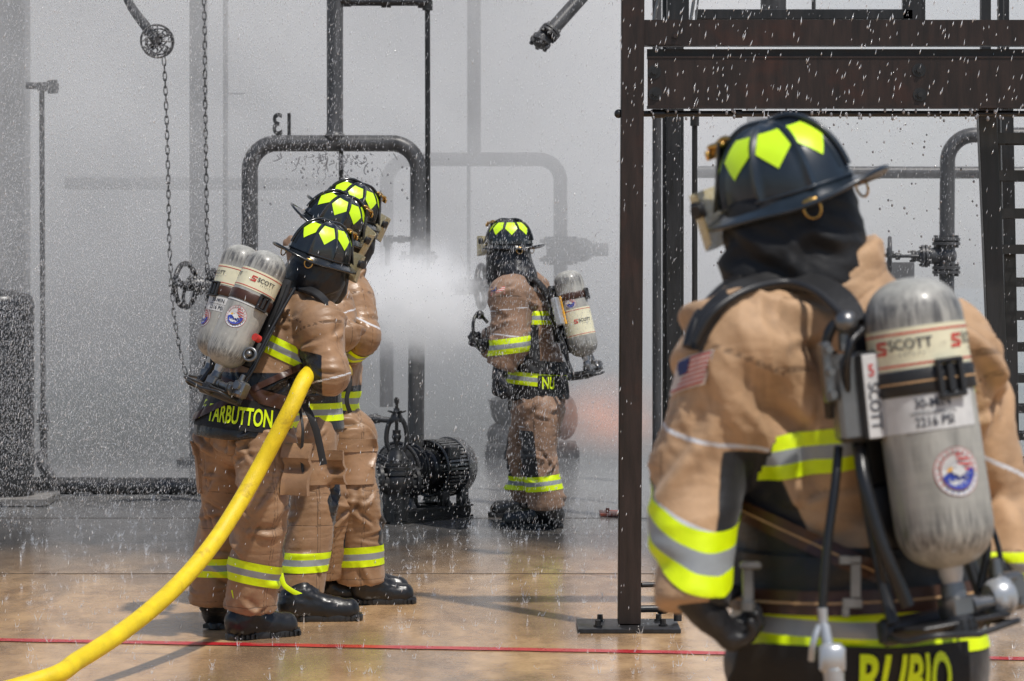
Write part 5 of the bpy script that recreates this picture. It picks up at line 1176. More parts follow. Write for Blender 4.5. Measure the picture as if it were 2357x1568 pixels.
def gate_valve(root, c, bon, run, s, m):
    """c: body centre; bon: bonnet direction toward the handwheel; run: pipe direction"""
    c = Vector(c); b = Vector(bon).normalized(); r = Vector(run).normalized(); mb = MB()
    mb.sph(c, .075*s, 20, sc=(1,1,1)); mb.cyl(c-r*.11*s, c+r*.11*s, .062*s, seg=24)
    for q in (-.115, -.085, .085, .115): flange(mb, c+r*q*s, r, .098*s, .022*s, 8, .011*s)
    mb.build('valve_body', m, root, 45); mb = MB(); mb.cyl(c+b*.05*s, c+b*.13*s, .062*s, .055*s, 20); flange(mb, c+b*.14*s, b, .080*s, .018*s, 6, .010*s); flange(mb, c+b*.165*s, b, .078*s, .018*s, 6, .010*s)
    mb.cyl(c+b*.17*s, c+b*.22*s, .050*s, .030*s, 18); x, y, _ = frame(b)
    for q in (-1,1): mb.tube([c+b*.20*s+x*q*.045*s, c+b*.26*s+x*q*.045*s, c+b*.31*s+x*q*.03*s, c+b*.335*s], .011*s, 8, smooth=4)
    flange(mb, c+b*.235*s, b, .042*s, .014*s, 2, .009*s); mb.cyl(c+b*.22*s, c+b*.40*s, .012*s, seg=12); mb.cyl(c+b*.325*s, c+b*.355*s, .026*s, seg=12); mb.build('valve_bonnet', m, root, 45)
    return c+b*.385*s
ZM = 18.6
def manifold():
    s = ZM/FP; root = empty('pipe_manifold', (W(575,0,ZM).x, ZM, 0), 'dark pipe loop with the number 13 standing on its top bend, rising from the pump', 'pipework')
    r = 19*s; zt = W(0,330,ZM).z; xl, xr = W(575,0,ZM).x, W(963,0,ZM).x
    TL, TRr = (xl,ZM,zt), (xr,ZM,zt); R = 62*s
    mb = MB(); pts = [(xl,ZM,.35)]+corner((xl,ZM,.3), TL, (xr,ZM,zt), R)+corner((xl,ZM,zt), TRr, (xr,ZM,.3), R)+[W(963,600,ZM), W(960,700,ZM), W(957,1010,ZM)]
    mb.tube(pts, r, 28); 
    for u_ in (627, 912): mb.torus(W(u_,330,ZM), (1,0,0), r*.99, r*.05, 28, 6)
    mb.torus(W(575,395,ZM), (0,0,1), r*.99, r*.05, 28, 6); mb.torus(W(963,395,ZM), (0,0,1), r*.99, r*.05, 28, 6)
    mb.build('pipe_loop', PIPE, root, 60)
    mb = MB(); mb.lathe(W(771,330,ZM), (0,0,1), [(0,r*1.0),(r*.9,r*1.35),(r*1.15,r*1.08),(r*1.5,r),((330+150)*s,r)], 28); mb.build('riser_pipe', PIPE, root, 60)
    mb = MB(); mb.cyl(W(790,5,ZM), W(975,5,ZM), 9*s, seg=18); mb.cyl(W(783,2,ZM), W(808,2,ZM), 14*s, seg=16); mb.cyl(W(878,5,ZM), W(900,5,ZM), 13*s, seg=16); mb.cyl(W(962,6,ZM), W(985,6,ZM), 13*s, seg=16)
    mb.cyl(W(984,20,ZM), W(984,-60,ZM), 10*s, seg=16); mb.cyl(W(984,24,ZM), W(984,2,ZM), 12*s, seg=16); mb.cyl(W(984,10,ZM+.01), W(985,620,ZM+.01), 6.2*s, seg=16); mb.build('bypass_pipe', DARK, root, 60)
    mb = MB(); mb.cyl(W(785,345,ZM+.04), W(785,470,ZM+.04), 5.5*s, seg=14); mb.build('drain_pipe', DARK, root, 60)
    mb = MB(); mb.tube([W(950,551,ZM)]+[W(900,551,ZM), W(893,556,ZM), W(892,566,ZM)]+[W(892,612,ZM)], 6*s, 12); mb.cyl(W(905,551,ZM), W(885,551,ZM), 10*s, seg=14); mb.cyl(W(892,543,ZM), W(892,568,ZM), 10*s, seg=14); mb.cyl(W(915,551,ZM), W(932,551,ZM), 9*s, seg=8); mb.build('side_pipe', DARK, root, 60)
    mb = MB(); flange(mb, W(963,592,ZM), UP, 46*s, 10*s, 8, 5*s); mb.build('flange', PIPE, root, 45)
    # the number, cut from plate and seen from its back
    V, F = text2d('13', 56*s*1.25, .018, .78, 7*s); c = W(652,289,ZM); nb = mk('number_plate', [c+Vector((-a, cc, b)) for a, b, cc in V], F, DARK, root, None, 40)
    # left gate valve with chain wheel and right gate valve
    lv = empty('gate_valve', W(470,655,ZM-.02), 'grey gate valve with spoked handwheel beside the hanging chain', 'valve', 'gate valves on the pipework')
    e = Vector(W(500,657,ZM)); k = gate_valve(lv, e, (-1,-.25,0), (0,0,1), .80, PIPE); mb = MB(); mb.cyl(W(430,657,ZM-.05), W(560,657,ZM), .038, seg=18); mb.build('stem_housing', PIPE, lv, 50); wheel(lv, W(427,657,ZM-.08), (-1,.42,0), 50*s, DARK)
    rv = empty('gate_valve', W(1060,660,ZM-.02), 'gate valve with edge-on handwheel behind the lone firefighter\'s shoulder', 'valve', 'gate valves on the pipework')
    mb = MB(); mb.cyl(W(980,660,ZM), W(1108,660,ZM), .040, .034, seg=18); flange(mb, W(1052,660,ZM), (1,0,0), 20*s, 6*s, 6, 4*s); flange(mb, W(1066,660,ZM), (1,0,0), 20*s, 6*s, 6, 4*s); mb.cyl(W(1070,660,ZM), W(1096,660,ZM), .050, seg=16); mb.build('stem_housing', DARK, rv, 50); wheel(rv, W(1108,660,ZM), (1,-.22,0), 49*s, DARK)
manifold()
def pump():
    Z = 18.0; s = Z/FP; root = empty('pump', (W(960,0,Z).x, Z, 0), 'wet black pump with a finned round motor and fan cover on a steel skid', 'pump')
    A = Vector((.62,.78,0)).normalized(); B = Vector((A.y,-A.x,0))    # motor axis runs away to the right
    c0 = W(905,1085,17.6); zc = c0.z
    P = lambda t, sd=0, h=0: Vector((c0.x, c0.y, zc))+A*t*.66+B*sd+UP*h
    mb = MB(); mb.lathe(P(-.02), A, [(0,.001),(0,.085),(.02,.14),(.04,.165),(.075,.168),(.095,.14),(.105,.001)], 40); mb.cyl(P(-.22), P(0), .075, seg=24); flange(mb, P(-.22), A, .115, .025, 8, .011); flange(mb, P(-.16), A, .115, .022, 8, .011)
    mb.torus(P(.065), A, .175, .012, 40, 8); mb.torus(P(.01), A, .12, .010, 36, 8); mb.build('pump_casing', DARK, root, 45)
    mb = MB(); mb.lathe(P(.14), A, [(0,.12),(.03,.125),(.045,.150),(.065,.150),(.08,.11),(.145,.10),(.16,.13),(.185,.135),(.20,.001)], 36); mb.torus(P(.22), A, .165, .010, 36, 8); mb.build('coupling_guard', DARK, root, 45)
    mb = MB(); mb.cyl(P(.44), P(.86), .130, seg=40)
    for i in range(40): a = 2*PI*i/40; x, y, d = frame(A); e = x*math.cos(a)+y*math.sin(a); mb.box(P(.64)+e*.148, (.19,.045,.006), x=A, y=e, z=A.cross(e))
    mb.build('motor', DARK, root, 40)
    mb = MB(); x, y, d = frame(A)
    mb.lathe(P(.80), A, [(0,.176),(.005,.182),(.07,.182),(.09,.172),(.10,.11),(.10,.001)], 44); mb.torus(P(.80), A, .181, .008, 44, 8); mb.torus(P(.50), A, .174, .008, 44, 8)
    for i in range(44): a = 2*PI*i/44; e = x*math.cos(a)+y*math.sin(a); mb.box(P(.67)+e*.176, (.185,.006,.014), x=A, y=e, z=A.cross(e))
    mb.build('fan_cover', mat('wet_worn_steel',(.10,.10,.10),.25,.5,var=.4), root, 40)
    mb = MB(); mb.box(P(.62,0,.19), (.16,.11,.09), x=A, y=B, z=(0,0,1), bev=.01) if False else mb.box(P(.60,.14,.10), (.12,.06,.09), x=A, y=B, z=(0,0,1), bev=.01); mb.build('junction_box', DARK, root, 40)
    mb = MB()
    for sd in (-.15,.15):
        mb.box(Vector((P(.30,sd).x, P(.30,sd).y, .075)), (.74,.055,.012), x=A, y=B, z=(0,0,1)); mb.box(Vector((P(.30,sd).x, P(.30,sd).y, .008)), (.74,.055,.012), x=A, y=B, z=(0,0,1)); mb.box(Vector((P(.30,sd*1.02).x, P(.30,sd*1.02).y, .042)), (.74,.010,.055), x=A, y=B, z=(0,0,1))
    for t in (-.20,.15,.5,.82): mb.box(Vector((P(t).x, P(t).y, .045)), (.05,.31,.07), x=A, y=B, z=(0,0,1), bev=.004)
    mb.box(Vector((P(.06).x,P(.06).y,.12)), (.16,.20,.12), x=A, y=B, z=(0,0,1), taper=.7, bev=.006)
    for t in (.50,.78):
        for sd in (-.13,.13): mb.box(Vector((P(t,sd).x,P(t,sd).y,.12)), (.07,.05,.12), x=A, y=B, z=(0,0,1), bev=.005); mb.bolt(Vector((P(t,sd*1.35).x,P(t,sd*1.35).y,.085)), UP, .012,.03)
    mb.build('skid', DARK, root, 40)
    # reducer from the loop down to the casing
    mb = MB(); mb.lathe(W(957,1008,17.85), (0,0,-1), [(-.02,.052),(.03,.050),(.085,.034),(.11,.034)], 24); mb.build('reducer', PIPE, root, 50)
    mb = MB(); mb.cyl(W(958,1045,17.8), W(958,1090,17.8), .062, .075, 20); flange(mb, W(957,1042,17.8), UP, .080, .02, 8, .010); flange(mb, W(957,1052,17.8), UP, .080, .02, 8, .010); mb.build('flange', DARK, root, 45)
    # rising-stem yoke valve in front
    vz = 17.45; v = empty('gate_valve', W(915,1100,vz), 'black rising-stem valve with an arched yoke standing in front of the pump', 'valve', 'gate valves on the pipework')
    mb = MB(); c = W(913,1110,vz); mb.sph(c, .105, 24, sc=(1,1,1.0)); mb.lathe(W(913,1085,vz), UP, [(-.02,.105),(.03,.10),(.10,.055),(.13,.045),(.135,.001)], 28); mb.cyl(c-Vector((.10,.05,0)), c+Vector((.10,.05,0)), .07, seg=24)
    flange(mb, c+Vector((-.112,-.05,.02)), (-1,-.4,0), .10, .025, 8, .012); flange(mb, c+Vector((.10,.06,0)), (1,.5,0), .10, .025, 8, .012); flange(mb, W(913,1078,vz), UP, .105, .022, 8, .011); flange(mb, W(913,1068,vz), UP, .10, .02, 8, .011)
    mb.cyl(Vector((c.x,vz,.02)), c, .07, .08, 20); mb.build('valve_body', DARK, v, 45)
    mb = MB()
    for q in (-1,1): mb.tube([W(913+q*14,1040,vz), W(913+q*23,1018,vz), W(913+q*22,990,vz), W(913+q*15,970,vz), W(913+q*5,960,vz)], .0155, 10, smooth=6)
    mb.cyl(W(913,1050,vz), W(913,1030,vz), .040, .035, 16); mb.build('yoke', DARK, v, 50)
    mb = MB(); mb.cyl(W(913,1045,vz), W(913,915,vz), .011, seg=12); mb.cyl(W(913,928,vz), W(913,918,vz), .016, seg=8); mb.lathe(W(913,972,vz), UP, [(0,.04),(.02,.042),(.045,.034),(.06,.022),(.085,.018)], 20); mb.cyl(W(913,1018,vz), W(913,990,vz), .020, .026, 14); mb.sph(W(913,1005,vz), .030, 12)
    for i in range(5): a = 2*PI*i/5+.2; mb.box(W(913,949,vz)+Vector((math.cos(a)*.035,math.sin(a)*.035,.0)), (.045,.018,.010), x=(math.cos(a),math.sin(a),.3), y=(-math.sin(a),math.cos(a),0)) 
    mb.build('valve_stem', DARK, v, 45)
    mb = MB(); mb.cyl(W(835,962,17.9), W(905,968,17.9), 7*s, seg=16); mb.cyl(W(859,963,17.9), W(868,964,17.9), 12*s, seg=8); mb.cyl(W(850,963,17.9), W(876,965,17.9), 9.5*s, seg=14); mb.build('side_pipe', PIPE, root, 50)
pump()
def far_left():
    # vessel, standpipe and low pipe seen through the heavy spray
    Z = GZ(1160); r = .23; x = W(78,0,Z).x-r; root = empty('vessel', (x,Z,0), 'dark round-topped vessel at the left edge behind the heavy spray', 'vessel')
    zt = W(0,668,Z).z; pr = [(0,.001),(0,r*1.0),(.05,r*1.0),(zt-.09,r),(zt-.05,r*.96),(zt-.02,r*.82),(zt,r*.45),(zt+.005,.001)]
    mb = MB(); mb.lathe((x,Z,0), UP, pr, 40); mb.build('shell', DARK, root, 50); mb = MB(); flange(mb, (x,Z,.02), UP, r*1.15, .03, 12, .012); flange(mb, (x,Z,zt-.11), UP, r*1.01, .02, 12, .004); mb.build('flange', PIPE, root, 45)
    mb = MB(); mb.box((x-.1,Z+.05,.03),(.9,.6,.06), bev=.01); mb.build('plinth', mat('wet_concrete',(.16,.15,.14),.3,bump=.3), root, 40)
    Z = GZ(1138)-.1; s = Z/FP; root = empty('low_pipe', W(250,1118,Z), 'thick pipe running low over the ground on the left', 'pipe')
    mb = MB(); mb.cyl(W(60,1118,Z), W(600,1120,Z), 20*s, seg=28); mb.build('pipe_run', DARK, root, 60)
    mb = MB(); mb.box(W(190,1146,Z), (.10,.12,.09), bev=.005); mb.box(W(470,1146,Z), (.10,.12,.09), bev=.005); mb.build('pipe_support', PIPE, root, 40)
    mb = MB(); mb.cyl(W(82,1045,Z), W(118,1100,Z), 14*s, seg=16); mb.build('branch', PIPE, root, 50)
    Z = 21.0; s = Z/FP; root = empty('standpipe', W(98,1100,Z), 'thin upright standpipe with couplings near the left edge', 'pipe'); 
    mb = MB(); mb.cyl(W(100,1100,Z), W(96,190,Z), 6.2*s, seg=14); mb.build('pipe_run', DARK, root, 60)
    mb = MB(); mb.cyl(W(100,1100,Z), W(101,990,Z), 8.5*s, seg=14)
    for v, R, h in ((970,17,7),(960,11,22),(985,12,14),(1048,9,10)): mb.cyl(W(100,v+h/2,Z), W(100,v-h/2,Z), R*s, seg=12)
    mb.build('coupling', DARK, root, 40); mb = MB(); mb.cyl(W(60,197,Z), W(135,200,Z), 8*s, seg=12); mb.cyl(W(120,185,Z), W(122,215,Z), 12*s, seg=12); mb.cyl(W(97,190,Z), W(97,210,Z), 11*s, seg=12); mb.build('side_branch', PIPE, root, 40)
    Z = 22.7; root = empty('column', (W(25,0,Z).x,Z,0), 'dark broad column behind the vessel at the far left', 'column'); mb = MB(); mb.box((W(20,0,Z).x-.05,Z,W(0,-150,Z).z/2), (.40,.3,W(0,-150,Z).z), bev=.02); mb.build('shaft', DARK, root, 40); mb = MB(); mb.box((W(20,0,Z).x-.05,Z,.02), (.5,.45,.04), bev=.01); mb.build('base_plate', PIPE, root, 40)
far_left()
def chains():
    Z = 17.9; s = Z/FP
    def chain(path, name, label):
        pts = spline([W(u,v,Z) for u, v in path], 40); acc = 0; link = 17*s; mb = MB(); last = pts[0]; k = 0; ln = []
        for p in pts[1:]:
            d = (p-last).length
            if d >= link: ln.append((last.copy(), (p-last).normalized())); last = last+(p-last).normalized()*link
        for i, (p, d) in enumerate(ln):
            n = Vector((0,-1,.0)) if i % 2 == 0 else Vector((1,0,0)); n = (n-d*n.dot(d)).normalized(); sd = d.cross(n); a, b = link*.66, 4.0*s; ring = []
            for q in range(12):
                t = 2*PI*q/12; ring.append(p+d*link*.5+d*(a*math.cos(t))+sd*(b*np.sign(math.sin(t))*abs(math.sin(t))**.6))
            mb.tube(ring+[ring[0]], 1.35*s, 6, cap=False)
        o = mb.build(name, DARK, None, 60, origin=W(path[0][0], path[0][1], Z)); tag(o, label, 'chain', 'hand chains hanging from the chain wheel')
    chain([(377,133),(382,230),(387,400),(390,560),(396,670),(403,740),(415,810),(428,860),(442,893),(462,905)], 'hand_chain', 'left hand chain sagging from the chain wheel in a long curve')
    chain([(468,-40),(471,60),(472,200),(475,420),(477,620),(474,760),(470,850),(462,905)], 'hand_chain', 'right hand chain hanging straight down from above the frame')
    root = empty('chain_wheel', W(360,95,Z), 'round chain wheel with looped chain on a sloping arm in the upper left', 'chain wheel')
    c = W(362,95,Z); mb = MB(); mb.torus(c, (.35,-1,.1), 38*s, 2.6*s, 32, 8); mb.torus(c+Vector((.01,.03,0)), (.35,-1,.1), 30*s, 2*s, 28, 8)
    for i in range(6): a = PI*i/6; e = Vector((math.cos(a),.3*math.cos(a),math.sin(a))); mb.cyl(c-e*37*s, c+e*37*s, 1.5*s, seg=6)
    mb.cyl(c-Vector((0,.05,0)), c+Vector((0,.06,0)), 9*s, seg=14); mb.build('rim', PALE, root, 50)
    mb = MB(); rr = random.Random(3)
    for i in range(70):
        a = rr.uniform(0,2*PI); b = rr.uniform(.2,1)*34*s; p = c+Vector((math.cos(a)*b, rr.uniform(-.04,.05), math.sin(a)*b)); mb.torus(p, (rr.uniform(-1,1),rr.uniform(-1,.5),rr.uniform(-1,1)), 5.5*s, 1.3*s, 10, 5, sx=.6)
    mb.build('chain_links', PALE, root, 60)
    mb = MB(); mb.tube([c, W(335,60,Z+.1), W(305,20,Z+.3), W(285,-20,Z+.4)], 15*s, 10, smooth=4, rr=(14*s, 9*s)); mb.build('arm', PALE, root, 60)
chains()
def nozzle():
    Z = 18.9; s = Z/FP; root = empty('spray_nozzle', W(1260,85,Z), 'sloping pipe ending in a bolted cap at the top centre', 'pipe nozzle')
    a, b = W(1268,72,Z), W(1375,-48,Z+.2); d = (a-b).normalized(); mb = MB(); mb.cyl(a, b, 16.5*s, seg=24); mb.build('pipe_run', PIPE, root, 50)
    mb = MB(); flange(mb, a, d, 24*s, 7*s, 7, 4*s); flange(mb, a+d*9*s, d, 24*s, 6*s, 7, 4*s); mb.sph(W(1247,92,Z), 22*s, 18); flange(mb, W(1244,97,Z), (-.4,-.3,-.8), 25*s, 6*s, 6, 5*s); mb.cyl(W(1248,92,Z), W(1226,84,Z), 8*s, seg=12); mb.build('cap', PIPE, root, 45)
nozzle()
def back_loop():
    Z = 23.6; s = Z/FP; root = empty('pipe_manifold', (W(890,0,Z).x,Z,0), 'pale second pipe loop barely visible in the mist behind the first', 'pipework'); r = 16*s; zt = W(0,367,Z).z
    xl, xr = W(890,0,Z).x, W(1290,0,Z).x; mb = MB(); mb.tube([(xl,Z,.4)]+corner((xl,Z,0),(xl,Z,zt),(xr,Z,zt),55*s)+corner((xl,Z,zt),(xr,Z,zt),(xr,Z,0),50*s)+[(xr,Z,.4)], r, 24); mb.build('pipe_loop', PIPE, root, 60)
    mb = MB(); mb.cyl(W(1091,367,Z), W(1091,-80,Z), r, seg=24); mb.build('riser_pipe', PIPE, root, 60); mb = MB(); mb.cyl(W(1079,375,Z), W(1079,640,Z), 4.5*s, seg=12); mb.build('drain_pipe', PIPE, root, 60)
    mb = MB(); mb.cyl(W(1290,545,Z), W(1290,610,Z), 36*s, 30*s, 20); mb.sph(W(1340,575,Z), 28*s, 16); flange(mb, W(1290,555,Z), UP, 48*s, 9*s); flange(mb, W(1290,598,Z), UP, 48*s, 9*s); mb.cyl(W(1290,575,Z), W(1400,575,Z), 15*s, seg=16); mb.build('valve_body', PALE, root, 50)
    root = empty('pump', (W(1225,0,Z).x,Z,0), 'far pump on a block, only a pale shape in the mist behind the lone firefighter', 'pump')
    mb = MB(); c = W(1224,1032,Z); mb.box((c.x, Z, c.z), (208*s,.6,26*s), bev=.01); mb.box((c.x,Z,.03),(215*s,.66,.06)); mb.build('plinth', PIPE, root, 40)
    mb = MB(); mb.lathe(W(1165,1020,Z), UP, [(0,.12),(.1,.09),(.14,.07),(.22,.12),(.33,.14),(.36,.15),(.38,.1)], 24); mb.sph(W(1148,1000,Z), .1, 16); mb.sph(W(1300,960,Z), .16, 16, sc=(.7,.7,1.2)); mb.cyl(W(1165,880,Z), W(1165,1000,Z), .06, seg=16); mb.build('pump_casing', PIPE, root, 50)
    Z = 24.5; s = Z/FP
    o = MB(); o.cyl(W(150,422,Z), W(860,424,Z), 15*s, seg=20); o = o.build('overhead_pipe', PIPE, None, 60, origin=W(500,422,Z)); tag(o, 'pale horizontal pipe crossing behind the chains in the mist', 'pipe')
    Z = 22.6; s = Z/FP; root = empty('column', (W(458,0,Z).x,Z,0), 'pale square column in the mist behind the two chains', 'column'); mb = MB(); mb.box((W(457,0,Z).x,Z,3.2), (38*s,38*s,6.4), bev=.01); mb.build('shaft', PIPE, root, 40); mb = MB(); mb.box((W(457,0,Z).x,Z,.02), (90*s,90*s,.04)); mb.build('base_plate', PIPE, root, 40)
    Z = 23.3; s = Z/FP; mb = MB(); mb.cyl((W(519,0,Z).x,Z,0), (W(519,0,Z).x,Z,6.2), 6*s, seg=12); mb.box(W(540,216,Z), (50*s,.03,3*s)); o = mb.build('standpipe', PIPE, None, 60, origin=(W(519,0,Z).x,Z,0)); tag(o, 'pale thin pipe just left of the pipe loop, in the mist', 'pipe')
back_loop()
def right_loop():
    Z = 20.3; s = Z/FP; root = empty('pipe_manifold', (W(2180,0,Z).x,Z,0), 'grey pipe bending over toward the stair, with a bolted valve below', 'pipework'); r = 17.5*s
    x, zt = W(2181,0,Z).x, W(0,311,Z).z; mb = MB(); mb.tube([(x-.012,Z,.5)]+corner((x-.006,Z,0),(x,Z,zt),(x+3,Z,zt),62*s)+[(x+2.6,Z,zt)], r, 24); mb.build('pipe_loop', PIPE, root, 60)
    v = empty('gate_valve', W(2178,590,Z), 'gate valve with edge-on handwheel on the pipe left of the stair', 'valve', 'gate valves on the pipework'); c = W(2178,589,Z)
    k = gate_valve(v, c, (-1,0,-.01), (0,0,1), 1.02, PIPE); mb = MB(); mb.cyl(k, W(2008,586,Z), 3*s, seg=8); mb.build('valve_stem', PIPE, v, 50); wheel(v, W(2048,586,Z), (-1,.12,0), 38*s, PIPE)
    Z = 22.2; s = Z/FP; mb = MB(); mb.cyl(W(1600,396,Z), W(2420,398,Z), 14*s, seg=20); o = mb.build('overhead_pipe', PIPE, None, 60, origin=W(2000,396,Z)); tag(o, 'grey horizontal pipe passing behind the foreground helmet', 'pipe')
    Z = 23.5; s = Z/FP; mb = MB(); mb.box((W(1740,0,Z).x,Z,1.6), (40*s,.12,3.2)); mb.box((W(1740,0,Z).x,Z,.02), (80*s,.3,.04)); o = mb.build('column', PIPE, None, 40, origin=(W(1740,0,Z).x,Z,0)); tag(o, 'pale column in the mist behind the foreground helmet', 'column')
    Z = 22.5; s = Z/FP; mb = MB(); c = W(2010,640,Z); mb.box((W(1985,0,Z).x, Z, .75), (60*s,.3,1.5)); mb.box((W(2085,0,Z).x, Z+.4, .8), (60*s,.3,1.6)); o = mb.build('equipment_cabinets', PALE, None, 40, origin=(W(1990,0,Z).x,Z,0)); tag(o, 'pale upright cabinets far behind the edge-on valve wheel', 'cabinet')
right_loop()
# ------------------------------------------------------------------ people placed
pA = person_A(); person_B(); person_C(); person_D(); person_E(); hose()
# ------------------------------------------------------------------ falling water
def rain(name, n, ulo, uhi, vlo, vhi, zlo, zhi, L, w, tilt, label, wfun=None, dm=None):
    U = rng.uniform(ulo, uhi, n*3); Vv = rng.uniform(vlo, vhi, n*3); Zz = zlo+(zhi-zlo)*rng.random(n*3)
    if wfun is not None: k = rng.random(n*3) < wfun(U, Vv)
    else: k = np.ones(n*3, bool)
    U, Vv, Zz = U[k][:n], Vv[k][:n], Zz[k][:n]; n = len(U)
    C = np.stack([(U-CU)*Zz/FP, Zz, CH-(Vv-HV)*Zz/FP], 1); ok = C[:,2] > .03; C = C[ok]; n = len(C)
    ln = L[0]+(L[1]-L[0])*rng.random(n)**2; wd = w[0]+(w[1]-w[0])*rng.random(n)**2
    a = np.radians(tilt+rng.normal(0,6,n)); b = np.radians(rng.normal(0,6,n))
    D = np.stack([np.sin(a), np.sin(b), np.cos(a)], 1); D /= np.linalg.norm(D,axis=1,keepdims=True)
    X = np.stack([np.cos(a), 0*a, -np.sin(a)], 1); Y = np.cross(D, X)
    vs = [C+D*ln[:,None]*.5]
    for t in (0, 2*PI/3, 4*PI/3): vs.append(C+D*ln[:,None]*-.12+(X*math.cos(t)+Y*math.sin(t))*wd[:,None]*.5)
    vs.append(C-D*ln[:,None]*.5); V = np.stack(vs, 1).reshape(-1,3)
    f = np.array([(0,1,2),(0,2,3),(0,3,1),(4,2,1),(4,3,2),(4,1,3)]); F = (np.arange(n)[:,None,None]*5+f[None]).reshape(-1,3)
    o = mk(name, V, F, dm or DROP, None, None, 180); tag(o, label, 'water drops', kind='stuff'); return o
rain('falling_water_drops', 8500, -80, 2440, -60, 1500, 11.3, 17.0, (.009,.030), (.0022,.0055), 14, 'bright falling water drops streaking over the whole yard', lambda U,V: np.clip(.45+.55*(U<1450)-.3*((U>700)&(U<1400)&(V>650)&(V<1000))-.32*(V>1150), 0, 1))
rain('falling_water_drops', 75000, -100, 900, -60, 1220, 13.6, 18.4, (.006,.022), (.0018,.0048), 13, 'dense curtain of spray over the left of the yard', lambda U,V: np.clip(1.15-(U/720.0)**1.1+.1, .02, 1)*np.clip(.55+V/1500, 0, 1)*np.clip((1230-V)/200,0,1), MISTD)
rain('falling_water_drops', 5500, 1060, 1420, 470, 1240, 16.0, 17.0, (.010,.034), (.002,.0045), 8, 'heavy spray falling over the lone firefighter', lambda U,V: .4+.6*(V>550)-.4*(V>950), MISTD)
rain('falling_water_drops', 9000, 1500, 2430, -50, 1100, 14.0, 19.6, (.008,.022), (.002,.0045), 13, 'spray drops falling behind the brown post and stair', lambda U,V: np.clip(.35+(U-1900)/800, .3, 1), MISTD)
rain('falling_water_drops', 11000, 380, 1450, -60, 1180, 15.0, 18.2, (.007,.020), (.0018,.004), 14, 'fine spray drifting in front of the dark pipe loop', None, MISTD)
rain('falling_water_drops', 330, 1425, 2370, -20, 300, 11.2, 12.2, (.014,.040), (.004,.008), 15, 'large bright drops falling in front of the brown steel beams')
def splashes():
    n = 1150; V = []; F = []; rr = random.Random(5)
    for _ in range(n):
        z = 10.3+9.0*rr.random()**.75; u = rr.uniform(-60, 2400); x = (u-CU)*z/FP; k = rr.randint(2,5); s = rr.uniform(.4,1.0)*(1.0 if z < 14 else 1.15)
        for _ in range(k):
            a = rr.uniform(0,2*PI); t = rr.uniform(.006,.022)*s; h = rr.uniform(.012,.045)*s; bx, by = x+math.cos(a)*t*.4, z+math.sin(a)*t*.4; w = rr.uniform(.0012,.0026); b = len(V)
            V += [(bx-w,by,.002),(bx+w,by,.002),(bx,by+w,.002),(bx+math.cos(a)*t,by+math.sin(a)*t,h)]; F += [(b,b+1,b+3),(b+1,b+2,b+3),(b+2,b,b+3)]
            if rr.random() < .5:
                q = Vector((bx+math.cos(a)*t*1.3,by+math.sin(a)*t*1.3,h*1.25)); b = len(V); w *= 1.3
                V += [tuple(q+Vector(p)*w) for p in ((1,0,0),(-1,0,0),(0,1,0),(0,-1,0),(0,0,1.2),(0,0,-1.2))]; F += [(b,b+2,b+4),(b+2,b+1,b+4),(b+1,b+3,b+4),(b+3,b,b+4),(b+2,b,b+5),(b+1,b+2,b+5),(b+3,b+1,b+5),(b,b+3,b+5)]
    o = mk('splashing_drops', V, F, MISTD, None, None, None); tag(o, 'small splashes where the spray hits the wet concrete', 'water drops', kind='stuff')
splashes()
def drips():
    rr = random.Random(9); mb = MB(); Z = ZM-.05; s = Z/FP
    for i in range(70):
        u = rr.gauss(770,55); v = 350+abs(rr.gauss(0,28)); L = rr.uniform(4,22); p = W(u,v,Z); mb.tube([p, p+Vector((rr.uniform(-6,6)*s,0,-L*s*.6)), p+Vector((rr.uniform(-9,9)*s,0,-L*s))], rr.uniform(.7,1.5)*s, 5, smooth=3)
    for i in range(110): p = W(rr.gauss(790,90), rr.gauss(400,45), Z); mb.sph(p, rr.uniform(1.2,2.8)*s, 6, sc=(1,1,1.4))
    o = mb.build('dripping_water', mat('grey_water', (.24,.24,.25), .1, bump=0), None, 60); tag(o, 'water dripping in ragged strings from the top of the dark pipe loop', 'water drips', kind='stuff')
    mb = MB()
    for i in range(130): p = W(rr.uniform(1640,2250), rr.uniform(275,620), rr.uniform(12.2,13.5)); mb.sph(p, rr.uniform(.0025,.006), 6, sc=(1,1,1.3))
    for i in range(60): p = W(rr.uniform(1490,2340), 252+rr.uniform(0,22), ZF); mb.sph(p, rr.uniform(.004,.008), 6, sc=(1,1,1.6))
    o = mb.build('dripping_water', mat('grey_water', (.24,.24,.25), .1, bump=0), None, 60); tag(o, 'dark drips falling from the underside of the main beam', 'water drips', kind='stuff')
drips()
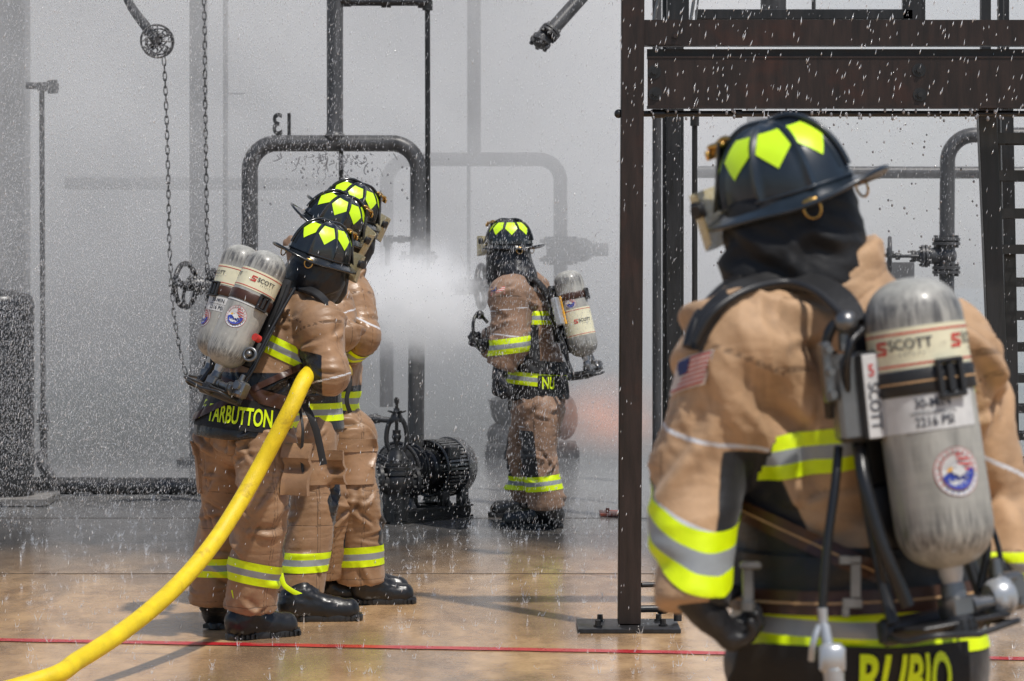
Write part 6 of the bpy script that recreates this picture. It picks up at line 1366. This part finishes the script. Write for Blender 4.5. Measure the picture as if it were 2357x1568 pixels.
# ------------------------------------------------------------------ light, camera
EL, AZ = 58, 200   # sun high, a little behind and right of the camera
w = bpy.data.worlds.new('World'); SC.world = w; w.use_nodes = True; nt = w.node_tree; nt.nodes.clear()
sky = nt.nodes.new('ShaderNodeTexSky'); sky.sky_type = 'NISHITA'; sky.sun_disc = False; sky.sun_elevation = math.radians(EL)
bg = nt.nodes.new('ShaderNodeBackground'); bg.inputs['Strength'].default_value = .10; wo = nt.nodes.new('ShaderNodeOutputWorld')
nt.links.new(sky.outputs[0], bg.inputs[0]); nt.links.new(bg.outputs[0], wo.inputs[0])
sd = Vector((.32,-.42,1.0)).normalized()   # toward the sun
sky.sun_elevation = math.asin(sd.z); sky.sun_rotation = math.atan2(sd.x, sd.y)
L = bpy.data.lights.new('sun', 'SUN'); L.energy = 3.6; L.angle = math.radians(1.5); L.color = (1,.955,.89); lo = bpy.data.objects.new('sun', L); COL.objects.link(lo); lo.rotation_euler = (-sd).to_track_quat('-Z','Y').to_euler()
cam = bpy.data.cameras.new('camera'); co = bpy.data.objects.new('camera', cam); COL.objects.link(co); co.location = (0,0,CH); co.rotation_euler = (PI/2,0,0)
cam.sensor_width = 36; cam.lens = 36*FP/2357; cam.shift_y = -(784-HV)/2357.0; cam.clip_start = .1; cam.clip_end = 400
cam.dof.use_dof = True; cam.dof.focus_distance = 12.4; cam.dof.aperture_fstop = 7.5
SC.camera = co
SC.view_settings.view_transform = 'Standard'; SC.view_settings.look = 'None'; SC.view_settings.exposure = 0; SC.view_settings.gamma = 1
SC.render.engine = 'CYCLES'; cy = SC.cycles
cy.volume_bounces = 3; cy.max_bounces = 8; cy.diffuse_bounces = 3; cy.glossy_bounces = 3; cy.transparent_max_bounces = 8; cy.volume_step_rate = 1.0; cy.volume_max_steps = 128
cy.use_denoising = True; cy.denoiser = 'OPENIMAGEDENOISE'; cy.denoising_input_passes = 'RGB_ALBEDO_NORMAL'; cy.use_adaptive_sampling = True; cy.adaptive_threshold = .02; cy.sample_clamp_indirect = 6
